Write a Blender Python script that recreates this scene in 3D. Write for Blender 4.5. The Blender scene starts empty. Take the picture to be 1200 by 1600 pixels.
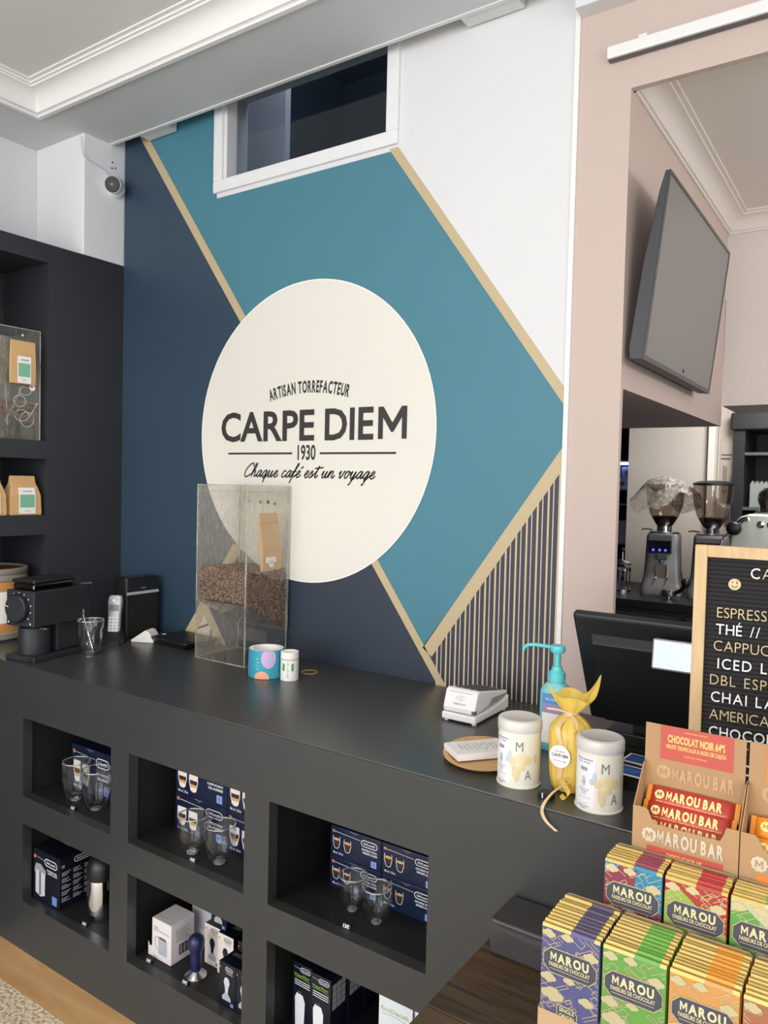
import bpy, bmesh, math, random
from mathutils import Vector, Matrix
random.seed(7)
scene = bpy.context.scene
COL = scene.collection
R = math.radians
PI = math.pi

# ------------------------------------------------------------------ camera
cam_d = bpy.data.cameras.new('camera'); cam = bpy.data.objects.new('camera', cam_d); COL.objects.link(cam)
yaw, pitch, roll, FPX = R(-34.13674), R(-2.11600), R(1.34983), 1191.337
fw = Vector((math.sin(yaw)*math.cos(pitch), math.cos(yaw)*math.cos(pitch), math.sin(pitch)))
rt0 = Vector((math.cos(yaw), -math.sin(yaw), 0)); up0 = rt0.cross(fw)
rt = rt0*math.cos(roll) + up0*math.sin(roll); up = -rt0*math.sin(roll) + up0*math.cos(roll)
cam.matrix_world = Matrix(((rt.x, up.x, -fw.x, 0), (rt.y, up.y, -fw.y, 0), (rt.z, up.z, -fw.z, 1.607), (0, 0, 0, 1)))
cam_d.sensor_fit = 'VERTICAL'; cam_d.sensor_height = 36.0; cam_d.lens = 36.0*FPX/1600.0
cam_d.clip_start = 0.02
scene.camera = cam

# ------------------------------------------------------------------ world, daylight, exposure
w = bpy.data.worlds.new('world'); scene.world = w; w.use_nodes = True
bg = w.node_tree.nodes['Background']; bg.inputs[0].default_value = (0.86, 0.93, 1.0, 1); bg.inputs[1].default_value = 0.75
def area_light(name, loc, target, sx, sy, power, color):
    l = bpy.data.lights.new(name, 'AREA'); l.shape = 'RECTANGLE'; l.size = sx; l.size_y = sy; l.energy = power; l.color = color
    o = bpy.data.objects.new(name, l); COL.objects.link(o); o.location = loc
    o.rotation_euler = (Vector(target)-Vector(loc)).to_track_quat('-Z', 'Y').to_euler()
    return o
# daylight through the glazed shop front behind and to the right of the photographer
area_light('shop_front_daylight', (-0.6, -3.6, 1.75), (-0.6, 0, 1.40), 4.4, 2.5, 170, (1.0, 0.985, 0.97))
area_light('side_window_daylight', (2.9, -1.4, 1.7), (0, -0.6, 1.4), 2.6, 2.2, 60, (1.0, 0.98, 0.96))
def spot(name, loc, target, power, ang, color=(1.0, 0.86, 0.68), rad=0.05, blend=0.7):
    l = bpy.data.lights.new(name, 'SPOT'); l.energy = power; l.spot_size = R(ang); l.spot_blend = blend; l.color = color; l.shadow_soft_size = rad
    o = bpy.data.objects.new(name, l); COL.objects.link(o); o.location = loc
    o.rotation_euler = (Vector(target)-Vector(loc)).to_track_quat('-Z', 'Y').to_euler()
    return o
# recessed ceiling spots of the shop (out of view above the photographer)
spot('ceiling_spot_shelf', (-1.3, 0.6, 2.93), (-2.6, 1.5, 1.6), 40, 50, (1.0, 0.90, 0.76))
spot('ceiling_spot_table', (-0.1, 0.3, 2.93), (-0.2, 1.1, 1.0), 9, 55, (1.0, 0.92, 0.80))
spot('ceiling_spot_counter', (-1.5, 0.3, 2.93), (-1.7, 1.3, 0.6), 30, 70, (1.0, 0.92, 0.80))
spot('ceiling_spot_corner', (-2.1, 0.9, 2.93), (-2.15, 1.5, 1.03), 12, 45, (1.0, 0.93, 0.84), 0.03)
l_ = bpy.data.lights.new('loft_fill_light', 'POINT'); l_.energy = 13.0; l_.shadow_soft_size = 0.08; l_.color = (0.92, 0.95, 1.0); lo_ = bpy.data.objects.new('loft_fill_light', l_); COL.objects.link(lo_); lo_.location = (-1.7, 2.10, 3.45)  # fill light added to brighten the view through the interior window
# unseen fill lights added to brighten the staff area and the back room
l_ = bpy.data.lights.new('staff_area_fill_light', 'POINT'); l_.energy = 26; l_.shadow_soft_size = 0.12; l_.color = (1.0, 0.94, 0.88); lo_ = bpy.data.objects.new('staff_area_fill_light', l_); COL.objects.link(lo_); lo_.location = (0.95, 2.45, 2.15)
area_light('back_room_fill_light', (-0.45, 3.72, 2.25), (-0.95, 4.1, 1.2), 0.4, 0.4, 15, (1.0, 0.95, 0.9))
scene.view_settings.view_transform = 'Standard'
scene.view_settings.look = 'None'
scene.view_settings.gamma = 1.0
scene.view_settings.use_curve_mapping = False
scene.view_settings.exposure = 0.0
scene.cycles.max_bounces = 10; scene.cycles.transparent_max_bounces = 24
scene.cycles.sample_clamp_indirect = 4.0; scene.cycles.caustics_reflective = False; scene.cycles.caustics_refractive = False

# ------------------------------------------------------------------ materials
def lin(c):
    def f(v):
        v /= 255.0
        return v/12.92 if v <= 0.04045 else ((v+0.055)/1.055)**2.4
    return (f(c[0]), f(c[1]), f(c[2]), 1)
MATS = {}
def mat(name, rgb=(200, 200, 200), rough=0.5, metal=0.0, var=0.06, scale=30.0, bump=0.0, bscale=200.0, spec=0.5, emit=0.0, coat=0.0, stretch=None, aniso=None):
    """procedural principled material: noise-varied colour and optional fine bump"""
    if name in MATS: return MATS[name]
    m = bpy.data.materials.new(name); m.use_nodes = True; nt = m.node_tree; N = nt.nodes; L = nt.links
    p = N['Principled BSDF']; p.inputs['Roughness'].default_value = rough; p.inputs['Metallic'].default_value = metal
    p.inputs['Specular IOR Level'].default_value = spec; p.inputs['Coat Weight'].default_value = coat
    tc = N.new('ShaderNodeTexCoord'); vec = tc.outputs['Object']
    if stretch:
        mp = N.new('ShaderNodeMapping'); mp.inputs['Scale'].default_value = stretch; L.new(vec, mp.inputs['Vector']); vec = mp.outputs['Vector']
    nz = N.new('ShaderNodeTexNoise'); nz.inputs['Scale'].default_value = scale; nz.inputs['Detail'].default_value = 3; L.new(vec, nz.inputs['Vector'])
    mx = N.new('ShaderNodeMix'); mx.data_type = 'RGBA'; c = lin(rgb)
    mx.inputs[6].default_value = tuple(max(0, v*(1-var)) for v in c[:3])+(1,)
    mx.inputs[7].default_value = tuple(min(1, v*(1+var)) for v in c[:3])+(1,)
    L.new(nz.outputs['Fac'], mx.inputs[0]); L.new(mx.outputs[2], p.inputs['Base Color'])
    if emit:
        p.inputs['Emission Color'].default_value = c; p.inputs['Emission Strength'].default_value = emit
    if bump:
        n2 = N.new('ShaderNodeTexNoise'); n2.inputs['Scale'].default_value = bscale; n2.inputs['Detail'].default_value = 4; L.new(vec, n2.inputs['Vector'])
        b = N.new('ShaderNodeBump'); b.inputs['Strength'].default_value = bump; b.inputs['Distance'].default_value = 0.002
        L.new(n2.outputs['Fac'], b.inputs['Height']); L.new(b.outputs['Normal'], p.inputs['Normal'])
    MATS[name] = m; return m
def clear(name, tint=(0.97, 0.98, 0.97), base=0.04, edge=0.85, power=3.0, rough=0.03, haze=0.0, hcol=(215, 210, 200), hscale=(40, 40, 8)):
    """clear thin plastic / glass: transparent plus facing-dependent gloss, optional pale haze for scuffs or painted bright edges"""
    if name in MATS: return MATS[name]
    m = bpy.data.materials.new(name); m.use_nodes = True; nt = m.node_tree; N = nt.nodes; L = nt.links
    N.remove(N['Principled BSDF']); out = N['Material Output']
    tr = N.new('ShaderNodeBsdfTransparent'); tr.inputs[0].default_value = (*tint, 1)
    gl = N.new('ShaderNodeBsdfGlossy'); gl.inputs['Roughness'].default_value = rough
    lw = N.new('ShaderNodeLayerWeight'); lw.inputs[0].default_value = 0.5
    po = N.new('ShaderNodeMath'); po.operation = 'POWER'; po.inputs[1].default_value = power; L.new(lw.outputs['Facing'], po.inputs[0])
    ma = N.new('ShaderNodeMath'); ma.operation = 'MULTIPLY_ADD'; ma.inputs[1].default_value = edge-base; ma.inputs[2].default_value = base; ma.use_clamp = True
    L.new(po.outputs[0], ma.inputs[0])
    mix = N.new('ShaderNodeMixShader'); L.new(ma.outputs[0], mix.inputs[0]); L.new(tr.outputs[0], mix.inputs[1]); L.new(gl.outputs[0], mix.inputs[2])
    last = mix
    if haze:
        tc = N.new('ShaderNodeTexCoord'); mp = N.new('ShaderNodeMapping'); mp.inputs['Scale'].default_value = hscale; L.new(tc.outputs['Object'], mp.inputs['Vector'])
        nz = N.new('ShaderNodeTexNoise'); nz.inputs['Scale'].default_value = 3.0; nz.inputs['Detail'].default_value = 6; nz.inputs['Roughness'].default_value = 0.7; L.new(mp.outputs[0], nz.inputs['Vector'])
        cr = N.new('ShaderNodeMapRange'); cr.inputs[1].default_value = 0.42; cr.inputs[2].default_value = 0.75; cr.inputs[3].default_value = haze*0.15; cr.inputs[4].default_value = haze; L.new(nz.outputs['Fac'], cr.inputs[0])
        df = N.new('ShaderNodeBsdfDiffuse'); df.inputs[0].default_value = lin(hcol)
        m2 = N.new('ShaderNodeMixShader'); L.new(cr.outputs[0], m2.inputs[0]); L.new(mix.outputs[0], m2.inputs[1]); L.new(df.outputs[0], m2.inputs[2]); last = m2
    L.new(last.outputs[0], out.inputs[0]); MATS[name] = m; return m
def speckle(name, base, dots, scale=180, rough=0.6):
    m = bpy.data.materials.new(name); m.use_nodes = True; nt = m.node_tree; N = nt.nodes; L = nt.links; p = N['Principled BSDF']; p.inputs['Roughness'].default_value = rough
    tc = N.new('ShaderNodeTexCoord'); vo = N.new('ShaderNodeTexVoronoi'); vo.inputs['Scale'].default_value = scale; L.new(tc.outputs['Object'], vo.inputs['Vector'])
    nz = N.new('ShaderNodeTexNoise'); nz.inputs['Scale'].default_value = scale*0.7; L.new(tc.outputs['Object'], nz.inputs['Vector'])
    r1 = N.new('ShaderNodeValToRGB'); r1.color_ramp.elements[0].color = lin(dots); r1.color_ramp.elements[1].color = lin(base)
    r1.color_ramp.elements[0].position = 0.36; r1.color_ramp.elements[1].position = 0.56
    L.new(nz.outputs['Fac'], r1.inputs[0]); L.new(r1.outputs[0], p.inputs['Base Color'])
    b = N.new('ShaderNodeBump'); b.inputs['Strength'].default_value = 0.5; b.inputs['Distance'].default_value = 0.003; L.new(vo.outputs['Distance'], b.inputs['Height']); L.new(b.outputs[0], p.inputs['Normal'])
    MATS[name] = m; return m
def wood(name, c1, c2, rough=0.45, scale=6.0, stretch=(1, 12, 12), bump=0.15):
    m = bpy.data.materials.new(name); m.use_nodes = True; nt = m.node_tree; N = nt.nodes; L = nt.links; p = N['Principled BSDF']; p.inputs['Roughness'].default_value = rough
    tc = N.new('ShaderNodeTexCoord'); mp = N.new('ShaderNodeMapping'); mp.inputs['Scale'].default_value = stretch; L.new(tc.outputs['Object'], mp.inputs['Vector'])
    nz = N.new('ShaderNodeTexNoise'); nz.inputs['Scale'].default_value = scale; nz.inputs['Detail'].default_value = 6; nz.inputs['Distortion'].default_value = 0.6; L.new(mp.outputs[0], nz.inputs['Vector'])
    r1 = N.new('ShaderNodeValToRGB'); r1.color_ramp.elements[0].color = lin(c1); r1.color_ramp.elements[1].color = lin(c2); r1.color_ramp.elements[0].position = 0.3; r1.color_ramp.elements[1].position = 0.7
    L.new(nz.outputs['Fac'], r1.inputs[0]); L.new(r1.outputs[0], p.inputs['Base Color'])
    b = N.new('ShaderNodeBump'); b.inputs['Strength'].default_value = bump; b.inputs['Distance'].default_value = 0.001; L.new(nz.outputs['Fac'], b.inputs['Height']); L.new(b.outputs[0], p.inputs['Normal'])
    MATS[name] = m; return m

# ------------------------------------------------------------------ mesh helpers
class MB:
    def __init__(s): s.v = []; s.f = []; s.m = []
    def add(s, vs, fs, mi=0):
        o = len(s.v); s.v += [tuple(v) for v in vs]
        for f in fs: s.f.append(tuple(i+o for i in f)); s.m.append(mi)
        return s
    def box(s, x0, y0, z0, x1, y1, z1, mi=0):
        vs = [(x0, y0, z0), (x1, y0, z0), (x1, y1, z0), (x0, y1, z0), (x0, y0, z1), (x1, y0, z1), (x1, y1, z1), (x0, y1, z1)]
        return s.add(vs, [(3, 2, 1, 0), (4, 5, 6, 7), (0, 1, 5, 4), (1, 2, 6, 5), (2, 3, 7, 6), (3, 0, 4, 7)], mi)
    def loft(s, rings, mi=0, cap0=True, cap1=True, closed=True):
        n = len(rings[0]); vs = [p for r in rings for p in r]; fs = []
        for k in range(len(rings)-1):
            for i in range(n if closed else n-1):
                j = (i+1) % n; fs.append((k*n+i, k*n+j, (k+1)*n+j, (k+1)*n+i))
        if cap0: fs.append(tuple(range(n-1, -1, -1)))
        if cap1: fs.append(tuple((len(rings)-1)*n+i for i in range(n)))
        return s.add(vs, fs, mi)
    def lathe(s, prof, c=(0, 0, 0), n=24, mi=0, cap0=True, cap1=True, sx=1.0, sy=1.0, axis='z'):
        rings = []
        for r, z in prof:
            ring = []
            for i in range(n):
                a = 2*PI*i/n; x, y = r*math.cos(a)*sx, r*math.sin(a)*sy
                if axis == 'z': ring.append((c[0]+x, c[1]+y, c[2]+z))
                elif axis == 'y': ring.append((c[0]+x, c[1]+z, c[2]-y))
                else: ring.append((c[0]+z, c[1]+x, c[2]+y))
            rings.append(ring)
        return s.loft(rings, mi, cap0, cap1)
    def tube(s, pts, r, n=8, mi=0, rs=None):
        pts = [Vector(p) for p in pts]; rings = []; prev = None
        for i, p in enumerate(pts):
            t = (pts[min(i+1, len(pts)-1)]-pts[max(i-1, 0)]).normalized()
            if prev is None:
                a = Vector((0, 0, 1)) if abs(t.z) < 0.9 else Vector((1, 0, 0)); u = t.cross(a).normalized()
            else: u = (prev-t*prev.dot(t)).normalized()
            prev = u; v = t.cross(u); rr = rs[i] if rs else r
            rings.append([tuple(p+(u*math.cos(2*PI*k/n)+v*math.sin(2*PI*k/n))*rr) for k in range(n)])
        return s.loft(rings, mi)
    def prism(s, pts, O, U, V, N, d, mi=0, side=None):
        """2D polygon pts in frame O,U,V pushed d along N"""
        O, U, V, N = map(Vector, (O, U, V, N)); n = len(pts)
        a = [O+U*p[0]+V*p[1] for p in pts]; b = [q+N*d for q in a]
        s.add(a+b, [tuple(range(n-1, -1, -1))], mi); o = len(s.v)-2*n
        s.f.append(tuple(o+n+i for i in range(n))); s.m.append(mi)
        for i in range(n):
            j = (i+1) % n; s.f.append((o+i, o+j, o+n+j, o+n+i)); s.m.append(mi if side is None else side)
        return s
    def flat(s, pts, O, U, V, mi=0):
        O, U, V = map(Vector, (O, U, V)); return s.add([O+U*p[0]+V*p[1] for p in pts], [tuple(range(len(pts)))], mi)
    def ribbon(s, pts, wd, O, U, V, mi=0, closed=False):
        """flat stroke of width wd along 2D polyline"""
        O, U, V = map(Vector, (O, U, V)); P = [Vector((p[0], p[1])) for p in pts]; n = len(P); vs = []
        for i in range(n):
            if closed: t = P[(i+1) % n]-P[(i-1) % n]
            else: t = P[min(i+1, n-1)]-P[max(i-1, 0)]
            if t.length < 1e-9: t = Vector((1, 0))
            t.normalize(); q = Vector((-t.y, t.x))*wd/2
            for k in (P[i]+q, P[i]-q): vs.append(O+U*k.x+V*k.y)
        m = n if closed else n-1
        return s.add(vs, [(2*i, 2*i+1, 2*((i+1) % n)+1, 2*((i+1) % n)) for i in range(m)], mi)
    def text(s, txt, x, y, h, O, U, V, mi=0, w=None, align='l', bold=0.0, N=None, d=0.0):
        vs, fs, W = text_geo(txt, bold); sc = h; sx = sc if w is None else w/W
        off = {'l': 0, 'c': -W*sx/2, 'r': -W*sx}[align]
        O, U, V = map(Vector, (O, U, V)); pts = [O+U*(x+off+a*sx)+V*(y+b*sc) for a, b in vs]
        if d == 0: return s.add(pts, fs, mi)
        N = Vector(N); n = len(pts); s.add(pts+[p+N*d for p in pts], [tuple(i+n for i in f) for f in fs], mi)
        cnt = {}
        for f in fs:
            for i in range(len(f)):
                e = (f[i], f[(i+1) % len(f)]); cnt[e] = 1
        o = len(s.v)-2*n
        for (a, b) in list(cnt):
            if (b, a) not in cnt: s.f.append((o+a, o+b, o+n+b, o+n+a)); s.m.append(mi)
        return s
    def build(s, name, mats, parent=None, bevel=0.0, smooth=None, seg=2):
        me = bpy.data.meshes.new(name); me.from_pydata(s.v, [], s.f)
        if not isinstance(mats, (list, tuple)): mats = [mats]
        for m in mats: me.materials.append(m)
        if len(mats) > 1: me.polygons.foreach_set('material_index', s.m)
        bm = bmesh.new(); bm.from_mesh(me); bmesh.ops.recalc_face_normals(bm, faces=bm.faces) if smooth is not False else None
        bm.to_mesh(me); bm.free()
        if smooth:
            me.polygons.foreach_set('use_smooth', [True]*len(me.polygons)); me.set_sharp_from_angle(angle=R(smooth if smooth is not True else 38))
        me.update(); o = bpy.data.objects.new(name, me); COL.objects.link(o)
        if parent: o.parent = parent
        if bevel:
            b = o.modifiers.new('bevel', 'BEVEL'); b.width = bevel; b.segments = seg; b.limit_method = 'ANGLE'; b.angle_limit = R(40)
        return o
_TX = {}; _CAP = []
def _raw(txt, bold):
    c = bpy.data.curves.new('t', 'FONT'); c.body = txt; c.size = 1; c.offset = bold; c.resolution_u = 3; c.fill_mode = 'FRONT'
    o = bpy.data.objects.new('t', c); COL.objects.link(o); dg = bpy.context.evaluated_depsgraph_get(); dg.update()
    me = o.evaluated_get(dg).to_mesh(); vs = [(v.co.x, v.co.y) for v in me.vertices]; fs = [tuple(p.vertices) for p in me.polygons]
    o.evaluated_get(dg).to_mesh_clear(); bpy.data.objects.remove(o); bpy.data.curves.remove(c)
    return vs, fs
def text_geo(txt, bold=0.0):
    k = (txt, bold)
    if k not in _TX:
        if not _CAP:
            v, _ = _raw('H', 0.0); _CAP.append(max(p[1] for p in v))
        if bold >= 0.02 and 'M' in txt and len(txt) < 40:      # a drawn M keeps bold lettering clean
            vs, fs, x = [], [], 0.0; PM = ((0, 0), (0, 1), (.19, 1), (.475, .52), (.76, 1), (.95, 1), (.95, 0), (.77, 0), (.77, .64), (.52, .2), (.43, .2), (.18, .64), (.18, 0))
            for ch in txt:
                if ch == ' ': x += 0.42; continue
                if ch == 'M': a, b, wd = [(p, q) for p, q in PM], [tuple(range(len(PM)))], 0.95
                else: a, b, wd = text_geo(ch, bold)
                o = len(vs); vs += [(p+x, q) for p, q in a]; fs += [tuple(i+o for i in t) for t in b]; x += wd+0.15
            _TX[k] = (vs, fs, x-0.15); return _TX[k]
        v, f = _raw(txt, bold); x0 = min(p[0] for p in v); x1 = max(p[0] for p in v); c = _CAP[0]
        _TX[k] = ([((a-x0)/c, b/c) for a, b in v], f, (x1-x0)/c)
    return _TX[k]
def rrect(w, d, r=0.005, n=4, cx=0, cy=0):
    out = []
    for sx, sy, a0 in ((1, 1, 0), (-1, 1, 90), (-1, -1, 180), (1, -1, 270)):
        for k in range(n+1):
            a = R(a0+90*k/n); out.append((cx+sx*(w/2-r)+r*math.cos(a), cy+sy*(d/2-r)+r*math.sin(a)))
    return out
def ring(pts, z): return [(p[0], p[1], z) for p in pts]
def circ(r, n=24, cx=0, cy=0, a0=0): return [(cx+r*math.cos(a0+2*PI*i/n), cy+r*math.sin(a0+2*PI*i/n)) for i in range(n)]
def smoothline(pts, n=6):
    P = [Vector(p) for p in pts]; out = []
    for i in range(len(P)-1):
        p0, p1, p2, p3 = P[max(i-1, 0)], P[i], P[i+1], P[min(i+2, len(P)-1)]
        for k in range(n):
            t = k/n; out.append(0.5*((2*p1)+(p2-p0)*t+(2*p0-5*p1+4*p2-p3)*t*t+(3*p1-p0-3*p2+p3)*t**3))
    out.append(P[-1]); return [tuple(p) for p in out]
def thing(name, label, cat, loc=(0, 0, 0), rz=0, group=None):
    o = bpy.data.objects.new(name, None); COL.objects.link(o); o.location = loc; o.rotation_euler = (0, 0, rz); o.empty_display_size = 0.05
    return tag(o, label, cat, group)
def tag(o, label, cat=None, group=None, kind=None):
    o['label'] = label
    if cat: o['category'] = cat
    if group: o['group'] = group
    if kind: o['kind'] = kind
    return o
def struct(o, label): o['kind'] = 'structure'; o['label'] = label; return o
def copy_tree(o, parent=None):
    c = o.copy(); COL.objects.link(c); c.parent = parent
    for ch in list(o.children): copy_tree(ch, c)
    return c
X_, Y_, Z_ = (1, 0, 0), (0, 1, 0), (0, 0, 1)

M_white = mat('white_plaster', (220, 221, 223), 0.75, var=0.015, scale=3, bump=0.04, bscale=60)
M_ceil = mat('ceiling_plaster', (208, 210, 213), 0.8, var=0.015, scale=3)
M_pink = mat('pink_plaster', (198, 180, 172), 0.75, var=0.02, scale=4, bump=0.04, bscale=60)
M_black = mat('black_laminate', (51, 52, 53), 0.36, var=0.10, scale=8, bump=0.04, bscale=300, spec=0.6)
M_top = mat('satin_worktop', (56, 57, 57), 0.33, var=0.10, scale=8, bump=0.03, bscale=300, spec=1.0)
M_shelf = mat('black_melamine', (44, 46, 52), 0.55, var=0.08, scale=10)
M_plinth = wood('oak_plinth_veneer', (144, 110, 70), (168, 132, 90), 0.5, 3.0, (1, 1, 8), 0.05)
M_floor = speckle('speckled_mat_floor', (232, 224, 204), (166, 152, 126), 130)
M_teal = mat('teal_vinyl', (70, 126, 144), 0.55, var=0.03, scale=5)
M_navy = mat('navy_vinyl', (45, 54, 68), 0.5, var=0.04, scale=5)
M_cream = mat('cream_vinyl', (226, 224, 215), 0.55, var=0.01, scale=4)
M_gold = mat('gold_vinyl', (192, 174, 138), 0.5, var=0.03, scale=20)
M_ink = mat('charcoal_ink', (52, 48, 50), 0.6, var=0.02)
M_blackplastic = mat('black_plastic', (22, 23, 25), 0.4, var=0.1)
M_matte = mat('matte_black_metal', (34, 37, 42), 0.5, var=0.06, spec=0.4)
M_steel = mat('brushed_steel', (188, 188, 190), 0.28, 1.0, var=0.08, scale=40)
M_chrome = mat('polished_chrome', (225, 225, 228), 0.08, 1.0, var=0.02)
M_whiteplastic = mat('white_plastic', (232, 232, 232), 0.35, var=0.02)
M_paper = mat('white_paper', (238, 236, 234), 0.7, var=0.02)
M_kraft = mat('kraft_board', (176, 140, 100), 0.75, var=0.06, scale=60, bump=0.06)
M_kraft2 = mat('kraft_paper_bag', (206, 166, 118), 0.7, var=0.06, scale=40, bump=0.12, bscale=80)
M_box = mat('navy_gloss_carton', (20, 30, 58), 0.3, var=0.05)
M_boxd = mat('dark_navy_carton', (16, 20, 34), 0.35, var=0.05)
M_wprint = mat('white_print', (228, 230, 236), 0.5, var=0.01)
M_bprint = mat('blue_print', (104, 138, 204), 0.5, var=0.01)
M_cprint = mat('copper_print', (190, 120, 86), 0.5, var=0.01)
M_coffee = mat('coffee_print', (66, 34, 20), 0.5, var=0.02)
M_crema = mat('crema_print', (214, 166, 110), 0.5, var=0.02)
M_milk = mat('milk_print', (238, 228, 220), 0.5, var=0.02)
M_greyprint = mat('grey_print', (150, 150, 152), 0.6, var=0.02)
M_glass = clear('drinking_glass', (0.985, 0.99, 0.99), 0.035, 0.9, 3.0, 0.02)
M_acryl = clear('scuffed_acrylic', (0.99, 0.99, 0.985), 0.04, 0.6, 3.5, 0.06, haze=0.50, hcol=(226, 218, 202), hscale=(60, 60, 9))
M_acryl2 = clear('clear_acrylic', (0.992, 0.994, 0.99), 0.035, 0.55, 3.5, 0.04, haze=0.10, hcol=(226, 218, 202), hscale=(50, 50, 9))
M_acedge = mat('acrylic_cut_edge', (208, 206, 200), 0.3, var=0.05)
M_bean = mat('roasted_beans', (112, 78, 58), 0.42, var=0.3, scale=120)
M_edge = clear('edge_glow', (0.9, 0.9, 0.88), 0.2, 0.9, 1.0, 0.15, haze=0.9, hcol=(232, 230, 222), hscale=(3, 3, 3))  # bright lines of the acrylic edges put into a pale haze colour
M_beancore = mat('bean_mass', (38, 23, 16), 0.7, var=0.3, scale=120)

# ================================================================== THE ROOM
YW = 1.917; XL = -2.557; XWL = -2.864; ZS = 2.88; XJ = -0.593; XM = -0.726
YF = 1.30; ZC = 1.026
struct(MB().box(-3.2, -3.6, -0.05, 3.0, 1.36, 0.0).build('floor', M_floor), 'pale speckled shop floor in front of the counter')
struct(MB().box(-2.9, 1.36, -0.05, 3.0, 6.2, 0.0).build('floor', mat('dark_floor', (70, 68, 66), 0.6)), 'dark floor behind the counter')
# mural wall with a window opening
wx0, wx1, wz0, wz1 = -1.998, -1.302, 2.641, 2.96
wb = MB()
wb.box(XL-0.4, YW, 0, wx0, YW+0.1, 3.06); wb.box(wx1, YW, 0, XM, YW+0.1, 3.06); wb.box(wx0, YW, 0, wx1, YW+0.1, wz0); wb.box(wx0, YW, wz1, wx1, YW+0.1, 3.06)
wall = struct(wb.build('wall_back', M_white), 'white back wall carrying the teal, navy and gold mural')
U, V = (1, 0, 0), (0, 0, 1)
def wo(layer): return (0, YW-0.0006*layer, 0)
def clip_edge(x): return x
# gold band along the long diagonal
def L1(x): return 2.893-1.3835*(x+2.413)      # upper/right edge of the long gold band
def L1b(x): return L1(x)-0.062                # lower/left edge
zt = 3.0
xt = -2.413-(zt-2.893)/1.3835
wall_paint = []
def paint(name, pts, m, layer, label):
    o = MB().flat(pts, wo(layer), U, V).build(name, m, wall, smooth=False); o['label'] = label; return o
cx, cz, cr = -1.611, 1.769, 0.486
# navy left of and below the long band
xb = -1.068-(1.026-1.028)/-1.3835
paint('navy_paint', [(XL, 0.9), (-2.20, 0.9), (-2.19, 1.0), (-1.90, 1.40), (-1.60, 1.70), (xt-0.012, zt), (XL, zt)], mat('slate_blue_vinyl', (46, 66, 86), 0.5, var=0.04, scale=5), 1, 'slate blue field of the mural left of the long band')
paint('navy_paint', [(-2.20, 0.9), (-1.0, 0.9), (-1.06, 1.0), (-1.58, 1.74), (-1.90, 1.40), (-2.19, 1.0)], M_navy, 1, 'dark navy field of the mural under the disc')
paint('teal_paint', [(xt-0.02, zt), (-1.15, 1.11), (-0.7385, 1.70), (-0.7385, 1.845), (-1.29, 2.60), (-2.045, 2.60), (-2.045, zt)], M_teal, 2, 'teal field of the mural')
# stripes triangle
st = MB(); st.flat([(-1.15, 1.13), (-1.07, 0.98), (-0.7385, 0.98), (-0.7385, 1.70)], wo(2), U, V)
st.build('stripe_ground', mat('stripe_navy', (50, 50, 66), 0.5, var=0.05), wall, smooth=False)
for k in range(13):
    xs = -1.1003+k*0.0298
    for dx, wd in ((0, 0.0052), (0.0135, 0.0026)):
        a, b = xs+dx-wd/2, xs+dx+wd/2
        if b > -0.7385: continue
        top = lambda x: 1.653+1.43*(x+0.738)
        bot = max(0.98, L1b(a)-0.0)
        MB().flat([(a, bot), (b, bot), (b, top(b)+0.01), (a, top(a)+0.01)], wo(3), U, V).build('gold_stripe', mat('stripe_gold', (206, 186, 150), 0.5) if wd > 0.004 else mat('stripe_cream', (214, 204, 186), 0.5), wall, smooth=False)
paint('gold_band', [(xt-0.042, zt), (xt, zt), (-1.048, 1.0), (-1.078, 1.0)], M_gold, 4, 'long gold diagonal band of the mural')
paint('gold_band', [(-1.310, 2.607), (-1.280, 2.608), (-0.7385, 1.867), (-0.7385, 1.823)], M_gold, 4, 'upper right gold band of the mural')
paint('gold_band', [(-0.7385, 1.714), (-0.7385, 1.653), (-1.118, 1.105), (-1.150, 1.128), (-1.142, 1.136)], M_gold, 4, 'lower right gold band of the mural')
# honeycomb tent at the lower left
paint('honeycomb_paint', [(-2.099, 1.158), (-2.20, 1.0), (-1.945, 1.0)], mat('honeycomb_cream', (226, 214, 194), 0.55), 2, 'cream honeycomb wedge of the mural')
hb = MB()
for a, b in (((-2.085, 1.135), (-2.04, 1.09)), ((-2.04, 1.09), (-2.04, 1.0)), ((-2.04, 1.09), (-2.12, 1.06)), ((-2.12, 1.06), (-2.12, 1.0))):
    hb.ribbon([a, b], 0.008, wo(3), U, V)
hb.build('honeycomb_line', M_navy, wall, smooth=False)
paint('gold_band', [(-1.934, 1.384), (-1.880, 1.384), (-2.078, 1.112), (-2.150, 1.0), (-2.208, 1.0)], M_gold, 4, 'left leg of the gold tent shape of the mural')
paint('gold_band', [(-2.105, 1.168), (-2.068, 1.168), (-1.945, 1.0), (-1.985, 1.0), (-2.088, 1.13)], M_gold, 5, 'right leg of the gold tent shape of the mural')
paint('cream_disc', [(cx+(cr+0.004)*math.cos(2*PI*i/96), cz+(cr+0.004)*math.sin(2*PI*i/96)) for i in range(96)], mat('disc_rim_white', (244, 244, 240), 0.5), 5, 'white rim of the cream disc')
paint('cream_disc', [(cx+cr*math.cos(2*PI*i/96), cz+cr*math.sin(2*PI*i/96)) for i in range(96)], M_cream, 6, 'large cream disc of the mural')
# right-hand white edge bead
MB().box(-0.7385, YW-0.006, 0.9, XM, YW, 3.0).build('edge_bead', mat('bead_white', (236, 236, 236), 0.5), wall)
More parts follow.
